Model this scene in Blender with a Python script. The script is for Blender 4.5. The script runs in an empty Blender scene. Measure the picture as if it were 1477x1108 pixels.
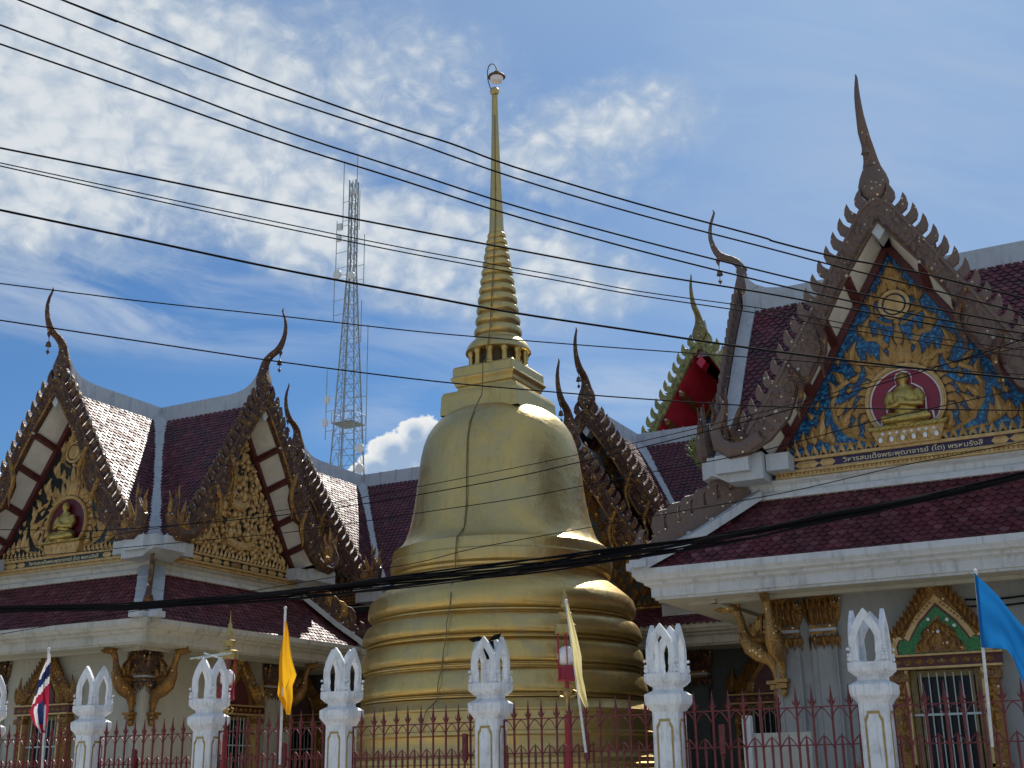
import bpy, math, random
from math import sin, cos, pi, radians
from mathutils import Vector, Matrix

random.seed(7)
S = bpy.context.scene
COL = S.collection

# ------------------------------------------------------------------ camera
YAW, PITCH, ROLL = 0.47816, 0.30981, -0.017727
cam = bpy.data.cameras.new("camera")
cam.sensor_width = 36.0
cam.lens = 1765.7 / 1477 * 36.0
cam.clip_start = 0.1
cam.clip_end = 6000
camo = bpy.data.objects.new("camera", cam)
COL.objects.link(camo)
fwd = Vector((-sin(YAW) * cos(PITCH), cos(YAW) * cos(PITCH), sin(PITCH)))
rt = Vector((cos(YAW), sin(YAW), 0))
up = rt.cross(fwd)
r2 = rt * cos(ROLL) + up * sin(ROLL)
u2 = -rt * sin(ROLL) + up * cos(ROLL)
camo.matrix_world = Matrix(((r2.x, u2.x, -fwd.x, 0), (r2.y, u2.y, -fwd.y, 0), (r2.z, u2.z, -fwd.z, 1.6), (0, 0, 0, 1)))
S.camera = camo

# ------------------------------------------------------------------ light
SUN_AZ = radians(-6)      # from +Y towards +X
SUN_EL = radians(49)
sd = Vector((sin(SUN_AZ) * cos(SUN_EL), cos(SUN_AZ) * cos(SUN_EL), sin(SUN_EL)))
sun = bpy.data.lights.new("sun", 'SUN')
sun.energy = 4.2
sun.angle = radians(0.6)
sun.color = (1.0, 0.94, 0.84)
suno = bpy.data.objects.new("sun", sun)
COL.objects.link(suno)
suno.rotation_euler = sd.to_track_quat('Z', 'Y').to_euler()
suno.location = sd * 60

S.view_settings.view_transform = 'Standard'
S.view_settings.look = 'None'
S.view_settings.exposure = 0.42
S.view_settings.gamma = 1.0


class NT:
    """small helper for building node trees"""
    def __init__(self, tree):
        self.t = tree

    def n(self, typ, ins=None, **props):
        nd = self.t.nodes.new(typ)
        for k, v in props.items():
            setattr(nd, k, v)
        if ins:
            for k, v in ins.items():
                s = nd.inputs[k]
                if isinstance(v, bpy.types.NodeSocket):
                    self.t.links.new(v, s)
                else:
                    s.default_value = v
        return nd

    def math(self, op, a, b=0.0, c=0.0, clamp=False):
        nd = self.n('ShaderNodeMath', {0: a, 1: b, 2: c}, operation=op)
        nd.use_clamp = clamp
        return nd.outputs[0]

    def dot(self, a, v):
        return self.n('ShaderNodeVectorMath', {0: a, 1: v}, operation='DOT_PRODUCT').outputs['Value']

    def noise(self, vec, scale, detail=4.0, rough=0.55, dist=0.0, dim='3D'):
        return self.n('ShaderNodeTexNoise', {'Vector': vec, 'Scale': scale, 'Detail': detail, 'Roughness': rough, 'Distortion': dist}, noise_dimensions=dim).outputs['Fac']

    def ramp(self, fac, stops, interp='LINEAR'):
        nd = self.n('ShaderNodeValToRGB', {'Fac': fac})
        cr = nd.color_ramp
        cr.interpolation = interp
        while len(cr.elements) < len(stops):
            cr.elements.new(0.5)
        for e, (p, c) in zip(cr.elements, stops):
            e.position = p
            e.color = (c[0], c[1], c[2], 1) if isinstance(c, (tuple, list)) else (c, c, c, 1)
        return nd.outputs['Color']

    def mix(self, fac, a, b, blend='MIX'):
        nd = self.n('ShaderNodeMix', data_type='RGBA', blend_type=blend)
        for k, v in ((0, fac), (6, a), (7, b)):
            s = nd.inputs[k]
            if isinstance(v, bpy.types.NodeSocket):
                self.t.links.new(v, s)
            else:
                s.default_value = (v[0], v[1], v[2], 1) if isinstance(v, (tuple, list)) else v
        return nd.outputs[2]

    def smooth(self, x, a, b):
        nd = self.n('ShaderNodeMapRange', {'Value': x, 'From Min': a, 'From Max': b, 'To Min': 0.0, 'To Max': 1.0})
        nd.interpolation_type = 'SMOOTHSTEP'
        return nd.outputs[0]


# ------------------------------------------------------------------ sky
world = bpy.data.worlds.new("World")
S.world = world
world.use_nodes = True
world.cycles.sampling_method = 'MANUAL'
world.cycles.sample_map_resolution = 256
wt = world.node_tree
wt.nodes.clear()
W = NT(wt)
sky = W.n('ShaderNodeTexSky', sky_type='NISHITA', sun_disc=False, sun_elevation=SUN_EL, sun_rotation=SUN_AZ,
          air_density=1.0, dust_density=0.6, ozone_density=2.0)
tc = W.n('ShaderNodeTexCoord').outputs['Generated']
dF = W.dot(tc, (-sin(YAW), cos(YAW), 0))
dR = W.dot(tc, (cos(YAW), sin(YAW), 0))
dZ = W.dot(tc, (0, 0, 1))
dFc = W.math('MAXIMUM', dF, 0.08)
P = W.math('DIVIDE', dR, dFc)
Q = W.math('DIVIDE', dZ, dFc)
# layer coordinates: a flat cloud deck seen in perspective
den = W.math('ADD', W.math('MAXIMUM', dZ, 0.0), 0.10)
cx_ = W.math('DIVIDE', dR, den)
cy_ = W.math('DIVIDE', dF, den)
deck = W.n('ShaderNodeCombineXYZ', {0: cx_, 1: cy_, 2: 0.0}).outputs[0]
pq = W.n('ShaderNodeCombineXYZ', {0: P, 1: Q, 2: 0.0}).outputs[0]


def blob(p, q, a, b, ang=0.0, soft=0.75):
    dx = W.math('SUBTRACT', P, p)
    dy = W.math('SUBTRACT', Q, q)
    c, s = cos(radians(ang)), sin(radians(ang))
    x = W.math('ADD', W.math('MULTIPLY', dx, c / a), W.math('MULTIPLY', dy, s / a))
    y = W.math('ADD', W.math('MULTIPLY', dx, -s / b), W.math('MULTIPLY', dy, c / b))
    d = W.math('SQRT', W.math('ADD', W.math('MULTIPLY', x, x), W.math('MULTIPLY', y, y)))
    return W.smooth(d, 1.0 + soft * 0.35, 1.0 - soft)


def vmax(*a):
    r = a[0]
    for b in a[1:]:
        r = W.math('MAXIMUM', r, b)
    return r


n_big = W.noise(deck, 3.0, 4, 0.6, 0.5)
warp = W.n('ShaderNodeVectorMath', {0: deck, 1: W.n('ShaderNodeVectorMath', {0: W.n('ShaderNodeTexNoise', {'Vector': deck, 'Scale': 9.0, 'Detail': 3.0}).outputs['Color'], 'Scale': 0.05}, operation='SCALE').outputs[0]}, operation='ADD').outputs[0]
puff = W.n('ShaderNodeMapping', {'Vector': tc, 'Scale': (1.0, 1.0, 1.35)}).outputs[0]
n_mid = W.math('ADD', W.math('MULTIPLY', W.noise(puff, 30.0, 8, 0.70, 0.75), 0.68), W.math('MULTIPLY', W.noise(puff, 11.0, 4, 0.6, 0.3), 0.34))
vor = W.n('ShaderNodeTexVoronoi', {'Vector': W.n('ShaderNodeVectorMath', {0: puff, 1: W.n('ShaderNodeVectorMath', {0: W.n('ShaderNodeTexNoise', {'Vector': puff, 'Scale': 48.0, 'Detail': 3.0}).outputs['Color'], 'Scale': 0.022}, operation='SCALE').outputs[0]}, operation='ADD').outputs[0], 'Scale': 58.0}, feature='SMOOTH_F1')
vor.inputs['Smoothness'].default_value = 0.6
cells = W.math('SUBTRACT', 1.0, vor.outputs['Distance'])
# dense altocumulus field
m_alto = vmax(blob(-0.40, 0.63, 0.30, 0.15, -14, 0.5), blob(-0.44, 0.52, 0.22, 0.09, -10, 0.7), blob(-0.20, 0.50, 0.17, 0.075, -30, 0.6), blob(-0.06, 0.445, 0.20, 0.068, -12, 0.55),
              W.math('MULTIPLY', blob(-0.12, 0.60, 0.20, 0.12, -25, 0.95), 0.66), W.math('MULTIPLY', blob(0.10, 0.57, 0.11, 0.06, 10, 0.9), 0.80), W.math('MULTIPLY', blob(0.02, 0.54, 0.16, 0.06, -10, 0.95), 0.66))
texture_a = W.math('ADD', W.math('MULTIPLY', n_mid, 1.0), W.math('ADD', W.math('MULTIPLY', cells, 0.13), W.math('MULTIPLY', n_big, 0.45)))
thr = W.math('SUBTRACT', 0.985, W.math('MULTIPLY', m_alto, 0.48))
alto_v = W.math('SUBTRACT', texture_a, thr)
alto = W.math('MULTIPLY', W.smooth(alto_v, -0.26, 0.36), W.smooth(m_alto, 0.0, 0.35))
# thin stretched cirrus
strv = W.n('ShaderNodeCombineXYZ', {0: W.math('MULTIPLY', P, 2.2), 1: W.math('ADD', W.math('MULTIPLY', Q, 9.0), W.math('MULTIPLY', P, 1.6)), 2: 0.0}).outputs[0]
n_str = W.noise(strv, 2.2, 6, 0.6, 0.7)
m_cir = vmax(blob(-0.33, 0.405, 0.25, 0.055, -6, 0.9), W.math('MULTIPLY', blob(0.07, 0.315, 0.16, 0.03, -4, 0.9), 0.8), W.math('MULTIPLY', blob(-0.08, 0.30, 0.10, 0.03, 10, 0.9), 0.55),
             W.math('MULTIPLY', blob(-0.03, 0.36, 0.14, 0.03, 0, 0.9), 0.5))
cir = W.math('MULTIPLY', m_cir, W.smooth(n_str, 0.34, 0.68))
# general haze veil on the right
veil = W.math('MULTIPLY', W.smooth(P, -0.12, 0.34), W.math('ADD', 0.10, W.math('MULTIPLY', W.noise(strv, 1.1, 4, 0.6, 1.2), 1.15)))
veil = W.math('MAXIMUM', veil, W.math('MULTIPLY', W.smooth(Q, 0.40, 0.72), 0.42))
# cumulus rising behind the far roof
cpts = [(-0.078, 0.262, 0.030), (-0.098, 0.252, 0.030), (-0.082, 0.276, 0.014), (-0.067, 0.272, 0.017), (-0.116, 0.246, 0.018), (-0.128, 0.240, 0.014), (-0.10, 0.262, 0.014), (-0.05, 0.262, 0.026), (-0.03, 0.25, 0.03)]
cw = W.n('ShaderNodeTexNoise', {'Vector': pq, 'Scale': 60.0, 'Detail': 5.0, 'Roughness': 0.6}).outputs['Fac']
cu = None
for (a, b, r) in cpts:
    dx = W.math('SUBTRACT', P, a)
    dy = W.math('SUBTRACT', Q, b)
    d = W.math('DIVIDE', W.math('SQRT', W.math('ADD', W.math('MULTIPLY', dx, dx), W.math('MULTIPLY', dy, dy))), r)
    v = W.math('SUBTRACT', 1.0, d)
    cu = v if cu is None else W.math('SMOOTH_MAX', cu, v, 0.15)
cuv = W.math('ADD', cu, W.math('MULTIPLY', W.math('SUBTRACT', cw, 0.5), 0.75))
cum = W.smooth(cuv, 0.0, 0.10)
cu_edge = W.smooth(cuv, 0.75, 0.05)
# unseen cloud scattered behind the viewer, its cover set to balance the fill light
behind = W.math('MULTIPLY', W.smooth(dF, 0.02, -0.25), W.smooth(W.noise(tc, 3.0, 4, 0.6, 0.3), 0.42, 0.66))
skycol = W.mix(1.0, sky.outputs[0], (0.35, 0.57, 0.78), 'MULTIPLY')
sshade = W.smooth(W.math('ADD', alto_v, W.math('MULTIPLY', W.math('SUBTRACT', cells, 0.55), 0.45)), -0.06, 0.50)
bright = W.mix(sshade, (4.1, 4.9, 5.8), (6.7, 7.0, 7.15))
c1 = W.mix(W.math('MULTIPLY', veil, 0.80), skycol, (3.6, 4.6, 6.1))
c2 = W.mix(W.math('MULTIPLY', cir, 0.78), c1, (5.0, 5.7, 6.6))
c3 = W.mix(W.math('MULTIPLY', W.math('MAXIMUM', alto, behind), 0.90), c2, bright)
cucol = W.mix(cu_edge, (2.9, 4.0, 5.6), (7.6, 7.7, 7.6))
c4 = W.mix(W.math('MULTIPLY', cum, W.smooth(dF, 0.0, 0.1)), c3, cucol)
bg = W.n('ShaderNodeBackground', {'Color': c4, 'Strength': 0.085})
wo = W.n('ShaderNodeOutputWorld', {'Surface': bg.outputs[0]})


# ------------------------------------------------------------------ materials
def mat(name, col=(0.5, 0.5, 0.5), rough=0.6, metal=0.0, build=None, spec=0.5):
    m = bpy.data.materials.new(name)
    m.use_nodes = True
    t = m.node_tree
    b = t.nodes['Principled BSDF']
    b.inputs['Base Color'].default_value = (*col, 1)
    b.inputs['Roughness'].default_value = rough
    b.inputs['Metallic'].default_value = metal
    b.inputs['Specular IOR Level'].default_value = spec
    if build:
        build(NT(t), b)
    return m


def link(N, o, b, s):
    N.t.links.new(o, b.inputs[s])


def ob(N):
    return N.n('ShaderNodeTexCoord').outputs['Object']


def bump(N, b, h, strength=0.4, dist=0.02):
    nd = N.n('ShaderNodeBump', {'Height': h, 'Strength': strength, 'Distance': dist})
    N.t.links.new(nd.outputs[0], b.inputs['Normal'])


def noisy(c1, c2, scale=6.0, detail=5.0, lo=0.35, hi=0.65, bmp=0.0, bscale=40.0, rough=None):
    def f(N, b):
        o = ob(N)
        v = N.noise(o, scale, detail, 0.6)
        link(N, N.mix(N.smooth(v, lo, hi), c1, c2), b, 'Base Color')
        if rough:
            link(N, N.n('ShaderNodeMapRange', {'Value': v, 'To Min': rough[0], 'To Max': rough[1]}).outputs[0], b, 'Roughness')
        if bmp:
            bump(N, b, N.noise(o, bscale, 4, 0.6), bmp, 0.01)
    return f


def f_tile(N, b):
    g = N.n('ShaderNodeNewGeometry')
    rnd = g.outputs['Random Per Island']
    o = ob(N)
    v = N.noise(o, 1.3, 6, 0.65)
    c = N.ramp(rnd, [(0.0, (0.066, 0.014, 0.023)), (0.45, (0.110, 0.022, 0.034)), (0.85, (0.150, 0.033, 0.047)), (1.0, (0.19, 0.07, 0.08))])
    link(N, N.mix(N.smooth(v, 0.35, 0.75), c, N.mix(0.6, c, (0.035, 0.022, 0.022))), b, 'Base Color')
    link(N, N.n('ShaderNodeMapRange', {'Value': rnd, 'To Min': 0.40, 'To Max': 0.66}).outputs[0], b, 'Roughness')
    bump(N, b, N.noise(o, 30, 3, 0.5), 0.15, 0.004)


def f_plaster(c1, c2, stain, amount=0.8, k=1.0):
    def f(N, b):
        o = N.n('ShaderNodeVectorMath', {0: ob(N), 1: N.n('ShaderNodeCombineXYZ', {0: N.math('MULTIPLY', N.n('ShaderNodeObjectInfo').outputs['Random'], 37.0)}).outputs[0]}, operation='ADD').outputs[0]
        o = N.n('ShaderNodeVectorMath', {0: o, 'Scale': k}, operation='SCALE').outputs[0]
        sx = N.n('ShaderNodeMapping', {'Vector': o, 'Scale': (4.0, 4.0, 0.45)}).outputs[0]
        streak = N.smooth(N.noise(sx, 2.6, 6, 0.65, 0.3), 0.50, 0.74)
        blot = N.smooth(N.noise(o, 1.7, 6, 0.65), 0.45, 0.75)
        base = N.mix(N.noise(o, 9, 4, 0.6), c1, c2)
        run = N.smooth(N.noise(N.n('ShaderNodeMapping', {'Vector': o, 'Scale': (11.0, 11.0, 0.6)}).outputs[0], 1.4, 4, 0.7), 0.62, 0.72)
        cr = N.n('ShaderNodeTexVoronoi', {'Vector': N.n('ShaderNodeVectorMath', {0: o, 1: N.n('ShaderNodeVectorMath', {0: N.n('ShaderNodeTexNoise', {'Vector': o, 'Scale': 3.0, 'Detail': 4.0}).outputs['Color'], 'Scale': 0.5}, operation='SCALE').outputs[0]}, operation='ADD').outputs[0], 'Scale': 0.32}, feature='DISTANCE_TO_EDGE')
        crack = N.math('MULTIPLY', N.smooth(cr.outputs['Distance'], 0.0035, 0.0008), N.smooth(N.noise(o, 1.1, 3, 0.5), 0.48, 0.62))
        dark = [q * .55 for q in stain]
        base = N.mix(N.math('MULTIPLY', run, 0.45 * amount), base, stain)
        base = N.mix(N.math('MULTIPLY', crack, 0.35), base, dark)
        link(N, N.mix(N.math('MULTIPLY', N.math('ADD', N.math('MULTIPLY', streak, 0.6), N.math('MULTIPLY', blot, 0.5), 0, True), amount), base, stain), b, 'Base Color')
        bump(N, b, N.noise(o, 60, 4, 0.6), 0.12, 0.006)
    return f


def f_gilt(dark, gold, amount, glint=True):
    """weathered gilding: gold leaf and glass chips over dark lacquer"""
    def f(N, b):
        o = ob(N)
        n1 = N.noise(o, 5.0, 6, 0.65, 0.5)
        n2 = N.noise(o, 38.0, 4, 0.6, 0.4)
        fac = N.smooth(N.math('ADD', N.math('MULTIPLY', n1, 0.55), N.math('MULTIPLY', n2, 0.45)), 0.62 - amount * 0.3, 0.70 - amount * 0.2)
        vo = N.n('ShaderNodeTexVoronoi', {'Vector': o, 'Scale': 22.0})
        link(N, N.mix(fac, N.mix(n2, dark, [c * 1.5 for c in dark]), N.mix(n1, gold, [c * 0.55 for c in gold])), b, 'Base Color')
        ch = N.n('ShaderNodeTexVoronoi', {'Vector': o, 'Scale': 15.0})
        chip = N.math('MULTIPLY', N.math('LESS_THAN', ch.outputs['Distance'], 0.30), N.math('GREATER_THAN', N.n('ShaderNodeSeparateColor', {'Color': ch.outputs['Color']}).outputs[0], 0.86))
        base = b.inputs['Base Color'].links[0].from_socket
        link(N, N.mix(chip, base, (0.60, 0.50, 0.32)), b, 'Base Color')
        link(N, N.math('MAXIMUM', N.math('MULTIPLY', fac, 0.75), chip), b, 'Metallic')
        link(N, N.math('SUBTRACT', N.math('SUBTRACT', 0.62, N.math('MULTIPLY', fac, 0.22)), N.math('MULTIPLY', chip, 0.36), 0, True), b, 'Roughness')
        bump(N, b, N.math('ADD', vo.outputs['Distance'], n2), 0.6, 0.018)
    return f


def f_mosaic(N, b):
    o = ob(N)
    br = N.n('ShaderNodeTexVoronoi', {'Vector': o, 'Scale': 26.0}, distance='CHEBYCHEV')
    br.inputs['Randomness'].default_value = 0.35
    rnd = N.n('ShaderNodeSeparateColor', {'Color': br.outputs['Color']}).outputs[0]
    c = N.ramp(rnd, [(0.0, (0.006, 0.035, 0.10)), (0.4, (0.010, 0.07, 0.19)), (0.75, (0.014, 0.13, 0.31)), (1.0, (0.05, 0.25, 0.46))])
    link(N, c, b, 'Base Color')
    link(N, N.math('ADD', 0.12, N.math('MULTIPLY', rnd, 0.25)), b, 'Roughness')
    bump(N, b, rnd, 0.25, 0.01)


def f_stupa(N, b):
    o = ob(N)
    n1 = N.noise(o, 0.75, 6, 0.6, 0.6)
    n2 = N.noise(o, 4.0, 5, 0.65)
    sm = N.n('ShaderNodeMapping', {'Vector': o, 'Scale': (5.0, 5.0, 0.5)}).outputs[0]
    st = N.noise(sm, 1.6, 5, 0.6)
    c = N.mix(N.smooth(n1, 0.35, 0.68), (0.64, 0.455, 0.16), (0.53, 0.415, 0.19))
    c = N.mix(N.math('MULTIPLY', N.smooth(st, 0.52, 0.75), 0.40), c, (0.42, 0.27, 0.10))
    c = N.mix(N.math('MULTIPLY', N.smooth(n2, 0.56, 0.74), 0.45), c, (0.34, 0.265, 0.14))
    c = N.mix(N.math('MULTIPLY', N.smooth(N.noise(o, 1.6, 6, 0.7, 0.8), 0.55, 0.72), 0.45), c, (0.46, 0.40, 0.26))
    pv = N.noise(o, 1.1, 7, 0.72, 1.2)
    patch = N.smooth(pv, 0.53, 0.60)
    c = N.mix(N.math('MULTIPLY', patch, 0.5), c, (0.50, 0.43, 0.25))
    drip = N.smooth(N.noise(N.n('ShaderNodeMapping', {'Vector': o, 'Scale': (9.0, 9.0, 0.35)}).outputs[0], 1.8, 6, 0.7, 0.3), 0.60, 0.74)
    c = N.mix(N.math('MULTIPLY', drip, 0.42), c, (0.25, 0.175, 0.08))
    link(N, c, b, 'Base Color')
    rr = N.n('ShaderNodeMapRange', {'Value': n2, 'To Min': 0.30, 'To Max': 0.46}).outputs[0]
    link(N, N.math('ADD', rr, N.math('ADD', N.math('MULTIPLY', patch, 0.12), N.math('MULTIPLY', drip, 0.15))), b, 'Roughness')
    h = N.math('ADD', N.math('MULTIPLY', N.noise(o, 2.2, 3, 0.5), 0.9), N.math('MULTIPLY', N.noise(o, 14.0, 5, 0.6), 0.16))
    bump(N, b, h, 0.55, 0.06)


M = {}
M['tile'] = mat('glazed_maroon_tile', rough=0.34, build=f_tile)
M['under'] = mat('dark_roof_underlay', (0.012, 0.006, 0.008), 0.8)
M['white'] = mat('white_plaster', build=f_plaster((0.54, 0.555, 0.56), (0.64, 0.65, 0.655), (0.22, 0.23, 0.23), 0.85), rough=0.75)
M['ridge'] = mat('grey_white_ridge_plaster', build=f_plaster((0.43, 0.47, 0.51), (0.52, 0.55, 0.58), (0.21, 0.23, 0.25), 0.75), rough=0.7)
M['eave'] = mat('stained_cream_eave', build=f_plaster((0.46, 0.445, 0.395), (0.55, 0.53, 0.47), (0.13, 0.125, 0.11), 0.85), rough=0.75)
M['pillar'] = mat('white_pillar_paint', build=f_plaster((0.70, 0.73, 0.77), (0.78, 0.80, 0.83), (0.30, 0.31, 0.31), 1.0, 2.6), rough=0.6)
M['wall'] = mat('cream_wall', build=f_plaster((0.41, 0.395, 0.33), (0.48, 0.46, 0.385), (0.27, 0.26, 0.22), 0.6), rough=0.85)
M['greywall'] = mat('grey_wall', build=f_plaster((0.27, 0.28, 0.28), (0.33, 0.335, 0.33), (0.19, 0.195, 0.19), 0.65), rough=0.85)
M['shadewall'] = mat('shade_toned_wall', build=f_plaster((0.075, 0.085, 0.09), (0.10, 0.11, 0.115), (0.05, 0.055, 0.06), 0.6), rough=0.85)  # deep shade of the rear hall put into its wall colour
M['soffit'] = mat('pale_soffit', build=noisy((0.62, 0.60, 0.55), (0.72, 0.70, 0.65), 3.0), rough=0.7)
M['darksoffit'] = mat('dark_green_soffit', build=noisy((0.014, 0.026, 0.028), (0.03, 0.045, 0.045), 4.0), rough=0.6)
M['redsoffit'] = mat('red_soffit', build=noisy((0.44, 0.015, 0.04), (0.56, 0.028, 0.06), 2.0), rough=0.45)
M['maroon'] = mat('maroon_paint', build=noisy((0.075, 0.016, 0.018), (0.11, 0.026, 0.024), 8.0, bmp=0.2), rough=0.5)
M['barge'] = mat('weathered_gilded_lacquer', build=f_gilt((0.050, 0.022, 0.018), (0.40, 0.22, 0.06), 0.42))
M['bargegold'] = mat('bright_gilded_edge', build=f_gilt((0.075, 0.032, 0.016), (0.52, 0.29, 0.07), 0.72))
M['bargegrey'] = mat('faded_grey_brown_gilding', build=f_gilt((0.115, 0.078, 0.066), (0.40, 0.25, 0.09), 0.20))
M['green'] = mat('green_gold_barge', build=noisy((0.17, 0.18, 0.075), (0.36, 0.32, 0.12), 7.0, bmp=0.4), rough=0.5, metal=0.1)
M['relief'] = mat('ochre_gold_relief', build=noisy((0.47, 0.30, 0.115), (0.60, 0.42, 0.19), 9.0, bmp=0.4, bscale=60), rough=0.48, metal=0.35)
M['reliefdark'] = mat('brown_gold_relief', build=f_gilt((0.10, 0.045, 0.018), (0.42, 0.22, 0.06), 0.75))
M['mosaic'] = mat('blue_glass_mosaic', build=f_mosaic, rough=0.2)
M['black'] = mat('black_green_lacquer_panel', build=noisy((0.006, 0.010, 0.012), (0.015, 0.028, 0.030), 12.0), rough=0.35)
M['purple'] = mat('deep_violet_band', build=noisy((0.022, 0.010, 0.055), (0.035, 0.016, 0.08), 9.0), rough=0.4)
M['red'] = mat('crimson_medallion_field', build=noisy((0.20, 0.010, 0.035), (0.26, 0.016, 0.05), 30.0), rough=0.4)
M['darkred'] = mat('dark_crimson_field', build=noisy((0.075, 0.006, 0.016), (0.10, 0.009, 0.022), 20.0), rough=0.4)
M['swan'] = mat('ochre_gilded_bird', build=f_gilt((0.16, 0.085, 0.03), (0.46, 0.28, 0.10), 0.95))
M['olivegold'] = mat('dark_olive_gold', build=f_gilt((0.10, 0.10, 0.05), (0.42, 0.30, 0.08), 0.6))
M['carvebase'] = mat('red_brown_carving_ground', build=noisy((0.055, 0.022, 0.014), (0.09, 0.038, 0.022), 9.0), rough=0.6)  # red-brown outline colour, also standing for shade beneath the carved leaves
M['statue'] = mat('gold_statue', build=noisy((0.36, 0.27, 0.075), (0.48, 0.37, 0.12), 14.0, bmp=0.5, bscale=26), rough=0.36, metal=0.65)
M['glasschip'] = mat('white_glass_chip', (0.75, 0.78, 0.82), 0.12)
M['letter'] = mat('pale_gold_letters', (0.72, 0.62, 0.38), 0.4, 0.1)
M['stupa'] = mat('gold_paint_on_plaster', rough=0.36, metal=0.86, build=f_stupa)
M['oldcable'] = mat('brown_painted_cable', (0.17, 0.13, 0.06), 0.7)
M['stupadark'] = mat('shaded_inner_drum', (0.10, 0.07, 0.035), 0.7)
M['iron'] = mat('dark_red_iron', build=noisy((0.10, 0.010, 0.014), (0.17, 0.018, 0.022), 14.0, bmp=0.2), rough=0.42)
M['lampred'] = mat('red_lamp_enamel', (0.30, 0.008, 0.022), 0.35)
M['lampgold'] = mat('dull_gold_lamp_metal', build=noisy((0.36, 0.26, 0.09), (0.46, 0.34, 0.13), 15.0), rough=0.42, metal=0.55)
M['globe'] = mat('white_lamp_globe', (0.80, 0.77, 0.78), 0.25)
M['steel'] = mat('galvanised_steel', build=noisy((0.25, 0.30, 0.34), (0.34, 0.39, 0.43), 3.0), rough=0.6, metal=0.2)
M['dish'] = mat('white_dish', (0.75, 0.76, 0.77), 0.4)
M['cable'] = mat('black_cable', (0.007, 0.007, 0.009), 0.9, spec=0.08)
M['dark'] = mat('dark_interior', (0.010, 0.011, 0.013), 0.25, spec=0.25)
M['ochreline'] = mat('ochre_line_paint', build=noisy((0.30, 0.20, 0.05), (0.40, 0.29, 0.09), 14.0), rough=0.55)
M['greenglass'] = mat('green_glass_chips', build=noisy((0.010, 0.10, 0.020), (0.03, 0.24, 0.045), 40.0, bmp=0.5), rough=0.2)
M['timber'] = mat('olive_gold_shutter', build=noisy((0.16, 0.12, 0.045), (0.26, 0.19, 0.07), 7.0), rough=0.5)
M['bar'] = mat('pale_grey_bar', (0.45, 0.50, 0.50), 0.4, 0.2)
M['polewhite'] = mat('white_pole', build=noisy((0.58, 0.58, 0.57), (0.72, 0.72, 0.71), 20.0), rough=0.5)
M['leaf'] = mat('weed_leaf', build=noisy((0.10, 0.16, 0.035), (0.22, 0.25, 0.08), 20.0), rough=0.6)
M['asphalt'] = mat('worn_concrete_road', build=noisy((0.42, 0.39, 0.33), (0.50, 0.465, 0.40), 2.0, bmp=0.3, bscale=90), rough=0.85)
M['paving'] = mat('courtyard_paving', build=noisy((0.46, 0.41, 0.31), (0.56, 0.50, 0.39), 1.2, bmp=0.2), rough=0.8)
M['kerb'] = mat('concrete_kerb', build=noisy((0.38, 0.36, 0.32), (0.48, 0.46, 0.41), 3.0), rough=0.85)
M['soil'] = mat('open_ground', build=noisy((0.16, 0.14, 0.10), (0.22, 0.20, 0.13), 0.3), rough=0.95)


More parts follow.
